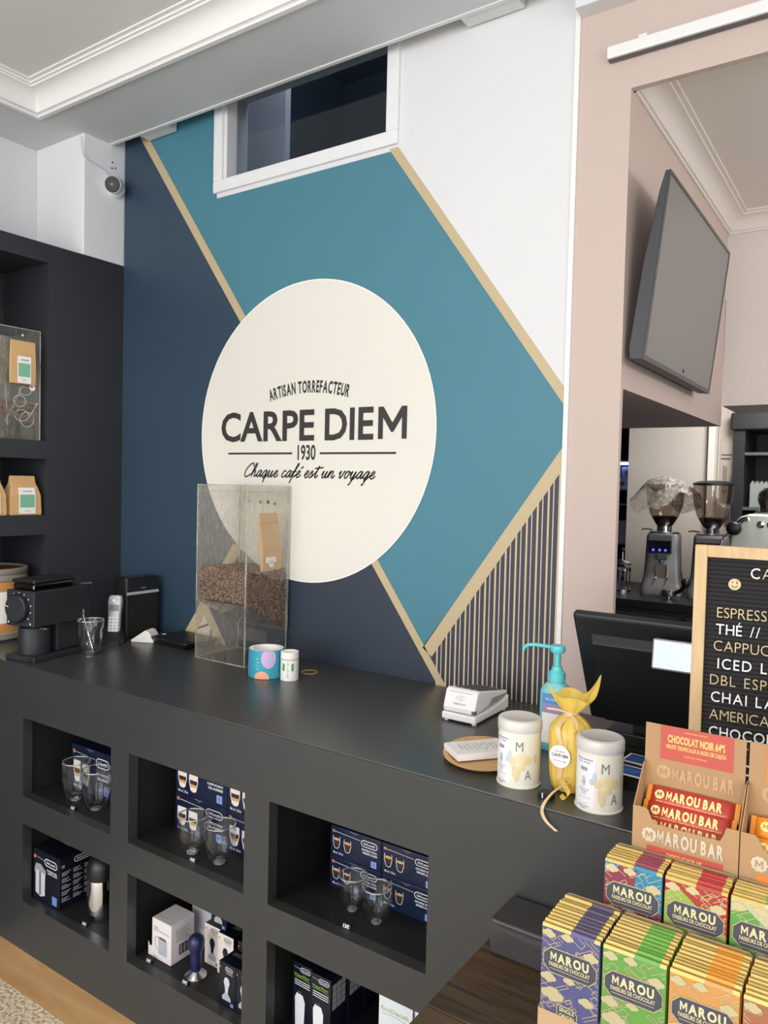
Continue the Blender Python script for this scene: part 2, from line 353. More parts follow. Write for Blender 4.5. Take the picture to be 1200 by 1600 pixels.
# --- lettering on the disc
lt = MB(); lo = wo(7.2)
lt.text('CARPE', -2.0, 1.744, 0.095, lo, U, V, w=0.424, bold=0.022); lt.text('DIE', -1.533, 1.744, 0.095, lo, U, V, w=0.190, bold=0.022)
lt.flat([(-1.326+0.104*a/0.95, 1.7425+0.098*b) for a, b in ((0, 0), (0, 1), (.175, 1), (.475, .50), (.775, 1), (.95, 1), (.95, 0), (.785, 0), (.785, .66), (.51, .21), (.44, .21), (.165, .66), (.165, 0))], lo, U, V)
lt.build('lettering', M_ink, wall, smooth=False)['label'] = 'large charcoal words CARPE DIEM'
l2 = MB(); l2.text('1930', -1.607, 1.680, 0.046, lo, U, V, w=0.076, align='c', bold=0.022)
l2.flat([(-1.964, 1.697), (-1.668, 1.697), (-1.668, 1.7035), (-1.964, 1.7035)], lo, U, V); l2.flat([(-1.551, 1.697), (-1.258, 1.697), (-1.258, 1.7035), (-1.551, 1.7035)], lo, U, V)
l2.build('lettering', M_ink, wall, smooth=False)['label'] = 'year 1930 between two rules'
# arched line: each letter turned about the arc centre
arc = MB(); s_ = 'ARTISAN TORREFACTEUR'; arad = 0.62; ac = (-1.606, 1.898-arad); tot = 0.335
wd = [0.45 if c == ' ' else text_geo(c, 0.034)[2]+0.13 for c in s_]; sc = tot/sum(wd); x = -tot/2
for c, wv in zip(s_, wd):
    a = (x+wv*sc/2)/arad
    if c != ' ':
        uu = (math.cos(a), 0, -math.sin(a)); vv = (math.sin(a), 0, math.cos(a)); oo = (ac[0]+arad*math.sin(a), lo[1], ac[1]+arad*math.cos(a))
        arc.text(c, 0, 0, 0.036, oo, uu, vv, w=text_geo(c, 0.034)[2]*sc, align='c', bold=0.034)
    x += wv*sc
arc.build('lettering', M_ink, wall, smooth=False)['label'] = 'arched words ARTISAN TORREFACTEUR'
# hand-drawn script line
CUR = {
 'C': (1.45, [[(1.35, 1.55), (1.35, 1.95), (1.0, 2.05), (.5, 1.6), (.2, .8), (.4, .05), (.85, .05), (1.35, .45)]]),
 'h': (1.0, [[(0, .35), (.42, 1.35), (.5, 1.95), (.32, 1.95), (.18, 1.2), (.12, 0)], [(.14, .45), (.38, .92), (.62, .9), (.62, .45), (.66, .08), (.85, .1), (1.05, .4)]]),
 'a': (1.0, [[(.72, .85), (.48, 1.0), (.2, .72), (.1, .3), (.25, 0), (.5, .2), (.74, .85)], [(.76, .98), (.68, .4), (.74, .05), (.9, .1), (1.05, .4)]]),
 'q': (1.0, [[(.72, .85), (.48, 1.0), (.2, .72), (.1, .3), (.25, 0), (.5, .2), (.74, .85)], [(.78, .98), (.68, .2), (.58, -.85)], [(.42, -.25), (.75, -.05), (1.05, .4)]]),
 'u': (1.05, [[(0, .4), (.2, .98), (.14, .4), (.24, .02), (.48, .15), (.7, .9)], [(.74, .98), (.66, .35), (.74, .03), (.92, .12), (1.08, .4)]]),
 'e': (.82, [[(0, .35), (.38, .48), (.58, .8), (.44, 1.0), (.2, .75), (.14, .3), (.34, 0), (.62, .1), (.85, .4)]]),
 'c': (.78, [[(.62, .78), (.44, 1.0), (.2, .75), (.12, .3), (.3, 0), (.6, .1), (.8, .4)]]),
 'f': (.7, [[(0, .35), (.4, 1.2), (.62, 1.85), (.5, 2.05), (.36, 1.5), (.22, .2), (.08, -.85)], [(-.05, .78), (.6, .9)], [(.24, .1), (.5, .12), (.72, .4)]]),
 's': (.7, [[(0, .35), (.36, 1.0), (.44, .6), (.5, .22), (.3, 0), (.08, .1)], [(.45, .1), (.7, .4)]]),
 't': (.75, [[(0, .35), (.4, 1.0), (.52, 1.7), (.36, .6), (.38, .05), (.6, .1), (.8, .4)], [(-.1, 1.32), (1.25, 1.5)]]),
 'n': (1.05, [[(0, .4), (.2, .98), (.12, 0)], [(.16, .45), (.42, .95), (.66, .9), (.62, .3), (.72, .03), (.9, .12), (1.08, .4)]]),
 'v': (.9, [[(0, .6), (.2, .98), (.22, .4), (.35, 0), (.6, .4), (.74, .98), (.95, .8)]]),
 'o': (.9, [[(.6, .97), (.28, .92), (.1, .4), (.3, 0), (.58, .3), (.64, .8), (.55, .97), (.92, .75)]]),
 'y': (1.0, [[(0, .4), (.2, .98), (.14, .4), (.24, .02), (.48, .15), (.7, .9)], [(.76, .98), (.6, 0), (.36, -.85), (.2, -.8)], [(.38, -.3), (.75, 0), (1.02, .4)]]),
 'g': (1.0, [[(.72, .85), (.48, 1.0), (.2, .72), (.1, .3), (.25, 0), (.5, .2), (.74, .85)], [(.78, .98), (.62, 0), (.4, -.85), (.2, -.75)], [(.36, -.3), (.75, 0), (1.05, .4)]]),
}
sw = MB(); x = 0.0; strokes = []
for c in 'Chaque café est un voyage':
    if c == ' ': x += 0.62; continue
    adv, st_ = CUR['e' if c == 'é' else c]
    st_ = list(st_)+([[(.5, 1.3), (.85, 1.6)]] if c == 'é' else [])
    for q in st_: strokes.append([(x+px_+0.42*py_, py_) for px_, py_ in q])
    x += adv
x1 = x; k = 0.555/x1
for q in strokes: sw.ribbon([(-1.892+p[0]*k, 1.621+p[1]*0.0225) for p in smoothline([(a, b, 0) for a, b in q], 7)], 0.0048, lo, U, V)
sw.build('lettering', M_ink, wall, smooth=False)['label'] = 'script line Chaque café est un voyage'

# interior window in the mural wall
wn = thing('window_1', 'white framed interior window with dark glass above the mural', None); wn['kind'] = 'structure'
f = MB(); e = 0.052
def frame_rect(mb, x0, z0, x1, z1, t, y0, y1):
    mb.box(x0, y0, z0, x1, y1, z0+t); mb.box(x0, y0, z1-t, x1, y1, z1); mb.box(x0, y0, z0+t, x0+t, y1, z1-t); mb.box(x1-t, y0, z0+t, x1, y1, z1-t)
frame_rect(f, -2.054, 2.616, -1.277, 3.0, 0.042, YW-0.012, YW+0.02); f.build('window_frame', mat('window_frame_white', (232, 233, 236), 0.45), wn, bevel=0.003)
f = MB(); frame_rect(f, -2.012, 2.655, -1.302, 2.96, 0.012, YW+0.02, YW+0.06); f.build('window_stop', M_ceil, wn)
MB().box(-2.0, YW+0.045, 2.66, -1.306, YW+0.049, 2.955).build('pane', clear('dark_window_glass', (0.72, 0.76, 0.80), 0.05, 0.6, 3.0, 0.02), wn)
rb = MB(); rb.box(-2.8, YW+0.1, 2.3, -2.75, 3.6, 3.9); rb.box(-1.10, YW+0.1, 2.3, -1.06, 3.6, 3.9); rb.box(-2.75, 3.55, 2.3, -1.1, 3.6, 3.9); rb.box(-2.75, YW+0.1, 2.3, -1.1, 3.55, 2.32); rb.box(-2.8, YW, 3.9, -1.06, 3.6, 3.94); rb.box(-2.75, YW+0.06, 3.06, -1.1, YW+0.1, 3.9)
struct(rb.build('wall_loft', mat('loft_dark_paint', (84, 100, 116), 0.7)), 'dark blue walls of the loft behind the interior window')
struct(MB().box(-2.749, YW+0.35, 2.32, -2.045, YW+0.38, 3.85).build('loft_panel', mat('loft_panel_grey', (196, 196, 204), 0.7)), 'upright grey panel seen through the interior window')  # added grey panel, fills the left of the view through the pane

# left side: white wall above the shelving, pillar
struct(MB().box(XWL-0.1, -3.6, 0, XWL, YW+0.1, 3.06).build('wall_left', M_white), 'white left wall above the black shelving')
pillar = struct(MB().box(XWL, 1.735, 2.4345, XL, YW-0.001, 3.05).build('pillar', mat('pillar_white', (234, 235, 238), 0.7, var=0.01, scale=3), bevel=0.004), 'white corner pillar above the black shelving')
# suspended ceiling frame with cornice
cf = MB(); cf.box(XWL, 1.566, ZS, 3.0, 1.853, ZS+0.03); cf.box(XWL, -3.6, ZS, -2.58, 1.566, ZS+0.03)
struct(cf.build('ceiling', M_ceil), 'flat white border of the suspended ceiling')
struct(MB().box(XWL, 1.845, ZS-0.004, 3.0, 1.857, ZS+0.1).build('trim_1', M_white), 'thin white edge strip of the suspended ceiling')
struct(MB().box(-2.6, -3.6, ZS+0.072, 3.0, 1.60, ZS+0.1).build('ceiling', mat('ceiling_field_paint', (226, 222, 221), 0.8, var=0.015, scale=3)), 'white ceiling field inside the cornice')
struct(MB().box(XWL, 1.55, 3.05, 3.0, YW+0.12, 3.09).build('ceiling', M_white), 'upper ceiling above the gap at the mural wall')
prof = [(-0.016, 0), (-0.016, -0.009), (-0.001, -0.009), (-0.001, 0.003), (0.008, 0.003), (0.008, 0.009)]
prof += [(0.008+0.05*(1-math.cos(R(a))), 0.009+0.046*math.sin(R(a))) for a in (15, 35, 55, 75, 90)]
prof += [(0.062, 0.055), (0.062, 0.061), (0.071, 0.061), (0.071, 0.067), (0.085, 0.067), (0.085, 0.074)]
cor = MB(); n = len(prof)
lines = [[(-2.58+d, -3.6, ZS+h) for d, h in prof], [(-2.58+d, 1.566-d, ZS+h) for d, h in prof], [(3.0, 1.566-d, ZS+h) for d, h in prof]]
cor.loft(lines, closed=False, cap0=False, cap1=False)
struct(cor.build('trim_2', mat('cornice_white', (236, 235, 234), 0.6, var=0.01), smooth=30), 'white moulded cornice around the ceiling field')
bk = MB(); bk.box(-2.402, 1.855, ZS, -2.252, YW-0.008, ZS+0.12)
struct(bk.build('trim_3', M_white), 'white bracket between ceiling edge and mural, left of the window')
struct(MB().box(-1.049, 1.857, ZS, -0.88, YW-0.008, ZS+0.12).build('trim_3', M_white), 'white bracket between ceiling edge and mural, right of the window')
# pink jamb, lintel over the staff opening, TV wall
pk = MB(); pk.box(XM, YW, 0, XJ, YW+0.02, 3.05); pk.box(XJ, YW, 2.597, 3.0, YW+0.02, 3.05)
struct(pk.build('wall_right', M_pink), 'pink plaster jamb and lintel framing the staff opening')
struct(MB().box(XM+0.002, YW-0.05, 2.806, 3.0, YW-0.0005, 3.04).build('trim_4', M_white), 'white band above the pink lintel')
struct(MB().box(-1.05, YW+0.0201, 1.861, XJ, 3.195, 3.05).build('wall_television', M_pink), 'pink side wall above the back opening, carrying the television')
struct(MB().box(XJ+0.001, 3.195, 1.94, 2.4, 3.50, 3.05).build('wall_far', mat('far_white', (214, 206, 202), 0.75, var=0.02)), 'pale far wall above the dark cabinet')
struct(MB().box(XJ, YW+0.0201, 2.66, 2.4, 3.195, 2.70).build('ceiling', mat('staff_ceiling', (220, 214, 208), 0.8, var=0.015)), 'ceiling of the staff area')
prof2 = [(0, -0.004), (0.008, -0.004), (0.008, 0.006), (0.014, 0.006)]+[(0.014+0.04*(1-math.cos(R(a))), 0.006+0.04*math.sin(R(a))) for a in (20, 45, 70, 90)]+[(0.062, 0.046), (0.062, 0.054), (0.074, 0.054), (0.074, 0.066)]
c2 = MB(); zz = 2.598
c2.loft([[(XJ+d, YW+0.0201, zz+h) for d, h in prof2], [(XJ+d, 3.195-d, zz+h) for d, h in prof2], [(2.4, 3.195-d, zz+h) for d, h in prof2]], closed=False, cap0=False, cap1=False)
struct(c2.build('trim_5', mat('staff_cornice', (222, 216, 210), 0.6, var=0.01), smooth=30), 'moulded cornice of the staff area ceiling')
# deep back room
bw = MB(); bw.box(-2.2, 6.0, 0, 2.4, 6.1, 3.0); bw.box(-2.3, YW+0.16, 0, -2.2, 6.1, 2.28)
struct(bw.build('wall_deep', mat('deep_dark', (44, 46, 54), 0.7)), 'dark rear wall of the back room')
struct(MB().box(-2.2, 3.195, 2.3, XJ, 6.1, 2.34).build('ceiling', mat('deep_ceiling', (150, 146, 142), 0.8)), 'low ceiling of the back room')
struct(MB().box(2.4, YW, 0, 2.5, 6.1, 3.05).build('wall_staff', mat('staff_wall', (190, 184, 180), 0.8)), 'right wall of the staff area')
pw = MB(); pw.box(-1.29, 4.36, 0, -0.86, 4.40, 2.3)
struct(pw.build('wall_partition', mat('partition_paint', (205, 198, 190), 0.7, var=0.02)), 'pale partition behind the coffee grinders')
struct(MB().box(-0.862, 4.33, 0, -0.828, 4.40, 2.3).build('trim_6', mat('partition_trim', (226, 222, 216), 0.6)), 'white vertical trim at the edge of the partition')
struct(MB().box(-0.826, 4.40, 0, -0.745, 4.44, 2.3).build('wall_return', mat('return_paint', (176, 168, 160), 0.7)), 'grey return wall beside the dark cabinet')

# ================================================================== COUNTER
ZU, ZL, NT = 0.622, 0.293, 0.244
NX = [(-2.198, -1.769), (-1.692, -1.261), (-1.183, -0.754)]
XC0, XC1 = -2.5555, 1.10
ct = thing('bar_counter', 'long black counter with six open cubbies and an oak plinth', 'counter', (0, 0, 0))
MB().box(XC0, YF, ZC-0.004, XC1, YW-0.0065, ZC).build('worktop', M_top, ct, bevel=0.0012)
fp = MB(); y0, y1 = YF, YF+0.03
zr = [(0.138, ZL), (ZL+NT, ZU), (ZU+NT, ZC-0.0041)]
for a, b in zr: fp.box(XC0, y0, a, XC1, y1, b)
for a, b in ((ZL, ZL+NT), (ZU, ZU+NT)):
    xs = [XC0]+[v for p in NX for v in p]+[XC1]
    for k in range(0, len(xs), 2): fp.box(xs[k], y0, a, xs[k+1], y1, b)
fp.build('front_panel', M_black, ct)
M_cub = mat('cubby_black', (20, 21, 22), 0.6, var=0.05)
for zf in (ZU, ZL):
    for a, b in NX:
        c = MB(); q = 0.012; yb = 1.76
        c.box(a-q, y1, zf-0.01, b+q, yb, zf); c.box(a-q, y1, zf+NT+0.006, b+q, yb, zf+NT+0.016)
        c.box(a-q-0.008, y1, zf, a-q, yb, zf+NT+0.006); c.box(b+q, y1, zf, b+q+0.008, yb, zf+NT+0.006); c.box(a-q, yb, zf-0.01, b+q, yb+0.008, zf+NT+0.016)
        c.build('cubby', M_cub, ct)
MB().box(XC0, YF+0.0005, 0.0, XC1, YF+0.03, 0.138).build('plinth', M_plinth, ct)['label'] = 'light oak plinth board'
MB().box(XC0, 1.80, 0, XC1, YW-0.01, ZC-0.0042).build('back_panel', M_cub, ct)

# ================================================================== BLACK SHELVING ON THE LEFT
sh = thing('shelving_unit', 'tall black built-in shelving with open niches on the left', 'shelving', (0, 0, 0))
MB().box(XWL+0.001, 1.598, 0, XL, YW-0.001, 2.434).build('side_panel', M_shelf, sh)
MB().box(XWL+0.001, 0.2, 0, XL, 1.12, 2.434).build('side_panel', M_shelf, sh)
for a, b in ((0.0, 1.03), (1.395, 1.465), (1.668, 1.733), (2.368, 2.434)): MB().box(XWL+0.014, 1.12, a, XL, 1.598, b).build('shelf', M_shelf, sh)
MB().box(XWL+0.001, 1.12, 1.03, XWL+0.013, 1.598, 2.434).build('back_panel', M_shelf, sh)

# ================================================================== PRINTED CARTONS
PR = [M_wprint, M_bprint, M_cprint, M_coffee, M_crema, M_milk, M_box, M_greyprint, mat('steel_print', (172, 176, 186), 0.45, var=0.12, scale=60), mat('green_print', (150, 190, 80), 0.5), mat('dark_print', (60, 58, 66), 0.6), mat('pale_grey_print', (198, 200, 210), 0.5)]
def pill(mb, x, y, w, h, O, U, V, txt=True, mi=0, fill=None):
    r = h/2; pts = [(x+w-r+r*math.cos(R(a)), y+r+r*math.sin(R(a))) for a in range(-90, 91, 30)]+[(x+r+r*math.cos(R(a)), y+r+r*math.sin(R(a))) for a in range(90, 271, 30)]
    if fill is not None: mb.flat(pts, O, U, V, fill)
    O2 = Vector(O)+Vector(U).cross(Vector(V)).normalized()*0.0003
    mb.ribbon(pts, h*0.13, O2, U, V, mi, closed=True)
    if txt: mb.text("De'Longhi", x+w/2, y+h*0.32, h*0.36, O2, U, V, mi, w=w*0.72, align='c', bold=0.02)
def cup_print(mb, x, y, w, h, O, U, V, kind):
    """a flat printed picture of a double walled cup"""
    N = Vector(U).cross(Vector(V)).normalized()
    def o(k): return Vector(O)+N*0.00025*k
    a = [(x+w*0.08, y+h), (x+w*0.06, y+h*0.55), (x+w*0.22, y+h*0.08), (x+w*0.4, y), (x+w*0.6, y), (x+w*0.78, y+h*0.08), (x+w*0.94, y+h*0.55), (x+w*0.92, y+h)]
    if kind == 'espresso':
        mb.flat([(x+w*0.1, y+h*0.72), (x+w*0.14, y+h*0.5), (x+w*0.3, y+h*0.18), (x+w*0.7, y+h*0.18), (x+w*0.86, y+h*0.5), (x+w*0.9, y+h*0.72)], o(1), U, V, 3)
        mb.flat([(x+w/2+w*0.4*math.cos(2*PI*i/14), y+h*0.74+h*0.11*math.sin(2*PI*i/14)) for i in range(14)], o(2), U, V, 4)
        mb.ribbon(a, w*0.06, o(3), U, V, 0)
    else:
        mb.flat([(x+w*0.05, y+h), (x+w*0.1, y+h*0.4), (x+w*0.25, y+h*0.02), (x+w*0.75, y+h*0.02), (x+w*0.9, y+h*0.4), (x+w*0.95, y+h)], o(1), U, V, 5)
        mb.flat([(x+w*0.1, y+h*0.62), (x+w*0.2, y+h*0.26), (x+w*0.8, y+h*0.26), (x+w*0.9, y+h*0.62)], o(2), U, V, 3)
        mb.flat([(x+w*0.16, y+h*0.4), (x+w*0.22, y+h*0.24), (x+w*0.78, y+h*0.24), (x+w*0.84, y+h*0.4)], o(3), U, V, 4)
        mb.ribbon(a, w*0.05, o(3), U, V, 0)
def build_print(p, mats, parent, name='print'):
    """one print part for each printed face of a carton"""
    groups = {}
    for f, mi in zip(p.f, p.m):
        vs = [Vector(p.v[i]) for i in f]; best, nrm = 0, None
        for k in range(1, len(vs)-1):
            c = (vs[k]-vs[0]).cross(vs[k+1]-vs[0])
            if c.length > best: best, nrm = c.length, c
        if nrm is None: continue
        ax = max(range(3), key=lambda a: abs(nrm[a])); groups.setdefault((ax, round(vs[0][ax]/0.012)), []).append((f, mi))
    for fl in groups.values():
        q = MB(); idx = {}
        for f, mi in fl:
            for i in f:
                if i not in idx: idx[i] = len(q.v); q.v.append(p.v[i])
            q.f.append(tuple(idx[i] for i in f)); q.m.append(mi)
        q.build(name, mats, parent, smooth=False)
def carton(name, label, loc, w, d, h, printer=None, rz=0, m=None, group=None, bevel=0.0015):
    """loc = front left bottom corner; local X right, Y back"""
    t = thing(name, label, 'box', loc, rz, group)
    MB().box(0, 0, 0, w, d, h).build('carton_body', m or M_box, t, bevel=bevel)
    if printer:
        p = MB(); printer(p, w, d, h); build_print(p, PR, t)
    return t
FO, FU, FV = (0, -0.0007, 0), (1, 0, 0), (0, 0, 1)
def glass_box(kind, words):
    def f(p, w, d, h):
        cw = 0.125*w if kind == 'espresso' else 0.155*w
        ch = 0.40*h if kind == 'espresso' else 0.48*h
        zc_ = 0.30 if kind == 'espresso' else 0.17; zw_ = 0 if kind == 'espresso' else -0.05
        cup_print(p, 0.05*w, zc_*h, cw*1.25, ch, FO, FU, FV, kind); cup_print(p, 0.27*w, (zc_-0.03)*h, cw*1.25, ch, FO, FU, FV, kind)
        pill(p, 0.62*w, 0.66*h, 0.31*w, 0.19*h, FO, FU, FV)
        p.text(words[0], 0.93*w, (0.53+zw_)*h, 0.055*h, FO, FU, FV, 0, w=0.30*w, align='r', bold=0.03); p.text(words[1], 0.93*w, (0.43+zw_)*h, 0.055*h, FO, FU, FV, 0, w=0.28*w, align='r', bold=0.03)
        p.ribbon([(0.08*w, 0.84*h), (0.6*w, 0.80*h)], 0.006*w, FO, FU, FV, 0); p.flat([(0.04*w, 0.80*h), (0.09*w, 0.80*h), (0.09*w, 0.89*h), (0.04*w, 0.89*h)], FO, FU, FV, 2)
        p.ribbon([(0.38*w, 0.97*h), (0.56*w, 0.97*h)], 0.004*w, FO, FU, FV, 7); p.ribbon([(0.41*w, 0.99*h), (0.47*w, 0.92*h), (0.53*w, 0.99*h)], 0.005*w, FO, FU, FV, 7)
        p.flat([(0.81*w, 0.07*h), (0.92*w, 0.07*h), (0.92*w, 0.28*h), (0.81*w, 0.28*h)], FO, FU, FV, 1); p.ribbon([(0.83*w, 0.10*h), (0.90*w, 0.10*h), (0.90*w, 0.25*h), (0.83*w, 0.25*h)], 0.006*w, (0, -0.001, 0), FU, FV, 0, closed=True)
        p.text('80 ml  2.7oz', 0.06*w, (0.12 if kind == 'espresso' else 0.04)*h, 0.06*h, FO, FU, FV, 0, w=0.20*w, bold=0.02)
    return f
esp = glass_box('espresso', ('DOUBLE WALL', 'ESPRESSO GLASSES')); cap = glass_box('cappuccino', ('CAPPUCCINO', 'GLASSES'))
g = 'espresso glass cartons in the right cubby'
for (x, z, lab) in ((-1.121, ZU, 'navy espresso glass carton, lower left of four in the right cubby'), (-0.970, ZU, 'navy espresso glass carton, lower right of four in the right cubby'),
                    (-1.121, ZU+0.0755, 'navy espresso glass carton, upper left of four in the right cubby'), (-0.970, ZU+0.0755, 'navy espresso glass carton, upper right of four in the right cubby')):
    carton('espresso_glass_box', lab, (x, 1.455, z), 0.149, 0.09, 0.075, esp, group=g)
g = 'cappuccino glass cartons in the middle cubby'
for (x, z, lab) in ((-1.661, ZU, 'navy cappuccino glass carton, lower left of four in the middle cubby'), (-1.456, ZU, 'navy cappuccino glass carton, lower right of four in the middle cubby'),
                    (-1.661, ZU+0.1065, 'navy cappuccino glass carton, upper left of four in the middle cubby'), (-1.456, ZU+0.1065, 'navy cappuccino glass carton, upper right of four in the middle cubby')):
    carton('cappuccino_glass_box', lab, (x, 1.435, z), 0.203, 0.11, 0.106, cap, group=g)
carton('latte_glass_box', 'navy latte glass carton, left of two in the left upper cubby', (-2.150, 1.435, ZU), 0.205, 0.12, 0.140, glass_box('cappuccino', ('LATTE MACCHIATO', 'GLASSES')), group='latte glass cartons in the left cubby')
carton('latte_glass_box', 'navy latte glass carton, right of two in the left upper cubby', (-1.943, 1.435, ZU), 0.17, 0.12, 0.140, glass_box('cappuccino', ('LATTE MACCHIATO', 'GLASSES')), group='latte glass cartons in the left cubby')

# double walled glasses
def dw_glass(name, h, rt, rb, label, loc, group):
    t = thing(name, label, 'glass', loc, 0, group)
    o = [(0.0, 0.002), (rb*0.75, 0.0), (rb, 0.006), (rb*1.1+(rt-rb)*0.25, h*0.18), (rt*0.98, h*0.55), (rt*1.0, h*0.9), (rt, h), (rt-0.002, h+0.001)]
    MB().lathe(o[1:], n=28, cap1=False).build('outer_wall', M_glass, t, smooth=60)
    i = [(0.003, h*0.16), (rt*0.45, h*0.19), (rt*0.72, h*0.36), (rt*0.84, h*0.62), (rt*0.9, h*0.88), (rt-0.002, h+0.001)]
    MB().lathe(i, n=28, cap1=False).build('inner_wall', M_glass, t, smooth=60)
    MB().lathe([(rt-0.0022, h-0.001), (rt+0.0006, h-0.001), (rt+0.0006, h+0.0015), (rt-0.0022, h+0.0015), (rt-0.0022, h-0.001)], n=28, cap0=False, cap1=False).build('rim', clear('glass_rim', (0.9, 0.92, 0.92), 0.5, 0.95, 1.2, 0.08, haze=0.6, hcol=(230, 232, 232), hscale=(9, 9, 9)), t, smooth=60)  # bright highlight of the rim put into a pale haze colour
    MB().lathe([(0.001, 0.0), (rb*0.62, 0.0), (rb*0.62, 0.003), (0.001, 0.004)], n=20).build('foot', clear('glass_rim', (0.8, 0.82, 0.82)), t, smooth=60)
    return t
dw_glass('latte_glass', 0.118, 0.041, 0.026, 'tall double-walled glass, left of the pair in the left upper cubby', (-2.050, 1.384, ZU), 'latte glasses')
dw_glass('latte_glass', 0.118, 0.041, 0.026, 'tall double-walled glass, right of the pair in the left upper cubby', (-1.944, 1.380, ZU), 'latte glasses')
dw_glass('cappuccino_glass', 0.100, 0.0405, 0.026, 'double-walled cappuccino glass, left of the pair in the middle cubby', (-1.513, 1.368, ZU), 'cappuccino glasses')
dw_glass('cappuccino_glass', 0.100, 0.0405, 0.026, 'double-walled cappuccino glass, right of the pair in the middle cubby', (-1.417, 1.373, ZU), 'cappuccino glasses')
dw_glass('espresso_glass', 0.082, 0.0335, 0.019, 'small double-walled espresso glass, left of the pair in the right cubby', (-1.012, 1.401, ZU), 'espresso glasses')
dw_glass('espresso_glass', 0.082, 0.0335, 0.019, 'small double-walled espresso glass holding a stirrer in the right cubby', (-0.938, 1.392, ZU), 'espresso glasses')
tag(MB().tube([(-0.948, 1.392, ZU+0.02), (-0.904, 1.398, ZU+0.104)], 0.0014).build('stirrer', M_steel, smooth=True), 'thin steel stirrer standing in the small espresso glass', 'stirrer')

# price tags
def price(loc, txt, label, rz=0.0):
    t = thing('price_tag', label, 'price tag', loc, rz, 'price tags on the counter')
    MB().prism([(0, 0), (0.011, 0), (0.008, 0.0088), (0.0032, 0.0088)], (-0.0115, 0, 0), (0, 1, 0), (0, 0, 1), (1, 0, 0), 0.023).build('tag_base', M_blackplastic, t, bevel=0.0008)
    MB().text(txt, 0, 0.0012, 0.0072, (0, -0.0008, 0), (1, 0, 0), (0, 0.34, 0.94), align='c', bold=0.03).build('digits', M_wprint, t, smooth=False)
price((-1.993, 1.333, ZU), '16€', 'black price tag in front of the tall latte glasses')
price((-1.475, 1.332, ZU), '19€', 'black price tag in front of the cappuccino glasses')
price((-0.979, 1.332, ZU), '13€', 'black price tag in front of the espresso glasses')
price((-1.932, 1.333, ZL), '39€', 'black price tag in front of the steel flask')
price((-1.642, 1.332, ZL), '13€', 'black price tag in front of the white milk jug box')
price((-1.494, 1.329, ZL), '39€', 'black price tag in front of the blue-handled tamper')

# ---- lower left cubby: carafe box and steel flask
def carafe_print(p, w, d, h):
    p.flat([(0.10*w, 0.14*h), (0.30*w, 0.09*h), (0.46*w, 0.14*h), (0.47*w, 0.58*h), (0.10*w, 0.62*h)], FO, FU, FV, 11); p.flat([(0.25*w, 0.12*h), (0.30*w, 0.12*h), (0.30*w, 0.6*h), (0.25*w, 0.6*h)], (0, -0.001, 0), FU, FV, 10)
    p.flat([(0.06*w, 0.60*h), (0.08*w, 0.52*h), (0.16*w, 0.60*h), (0.50*w, 0.56*h), (0.50*w, 0.64*h), (0.30*w, 0.74*h), (0.12*w, 0.72*h)], (0, -0.0011, 0), FU, FV, 7)
    pill(p, 0.46*w, 0.76*h, 0.46*w, 0.13*h, FO, FU, FV); p.ribbon([(0.12*w, 0.86*h), (0.45*w, 0.83*h)], 0.006*w, FO, FU, FV, 0); p.flat([(0.03*w, 0.81*h), (0.11*w, 0.81*h), (0.11*w, 0.88*h), (0.03*w, 0.88*h)], FO, FU, FV, 2)
    p.text('STAINLESS STEEL', 0.92*w, 0.66*h, 0.03*h, FO, FU, FV, 0, w=0.38*w, align='r', bold=0.03); p.text('COFFEE CARAFE', 0.92*w, 0.61*h, 0.03*h, FO, FU, FV, 0, w=0.36*w, align='r', bold=0.03)
    p.flat([(0.74*w, 0.05*h), (0.92*w, 0.05*h), (0.92*w, 0.22*h), (0.74*w, 0.22*h)], FO, FU, FV, 1)
    SO, SU = (w+0.0007, 0, 0), (0, 1, 0)
    pill(p, 0.40*d, 0.83*h, 0.5*d, 0.10*h, SO, SU, FV); p.flat([(0.06*d, 0.80*h), (0.14*d, 0.80*h), (0.14*d, 0.86*h), (0.06*d, 0.86*h)], SO, SU, FV, 2)
    for cx_ in range(3):
        for r_ in range(5):
            for l_ in range(3):
                y = (0.70-r_*0.125-l_*0.03)*h; x0 = (0.06+cx_*0.31)*d
                p.flat([(x0, y), (x0+(0.25-0.05*((l_+r_+cx_) % 3))*d, y), (x0+(0.25-0.05*((l_+r_+cx_) % 3))*d, y+0.018*h), (x0, y+0.018*h)], SO, SU, FV, 7)
    pill(p, 0.30*w, 0.55*d, 0.4*w, 0.14*d, (0, 0, h+0.0007), (1, 0, 0), (0, 1, 0), mi=7)
carton('carafe_box', 'dark navy carafe carton printed with a steel jug in the lower left cubby', (-2.194, 1.334, ZL), 0.137, 0.125, 0.158, carafe_print, m=M_boxd)
fl = thing('vacuum_flask', 'polished steel flask with black lid in the lower left cubby', 'flask', (-1.937, 1.396, ZL))
MB().lathe([(0.036, 0), (0.041, 0.006), (0.042, 0.02), (0.042, 0.118), (0.040, 0.124)], n=32).build('body', M_chrome, fl, smooth=40)
MB().lathe([(0.0425, 0.120), (0.043, 0.128), (0.044, 0.15), (0.038, 0.170), (0.026, 0.184), (0.012, 0.190)], n=28).build('lid', M_blackplastic, fl, smooth=50)
MB().tube([(0.012, 0.0, 0.185), (0.045, 0, 0.192), (0.060, 0, 0.16), (0.060, 0, 0.09)], 0.008).build('handle', M_blackplastic, fl, smooth=True)

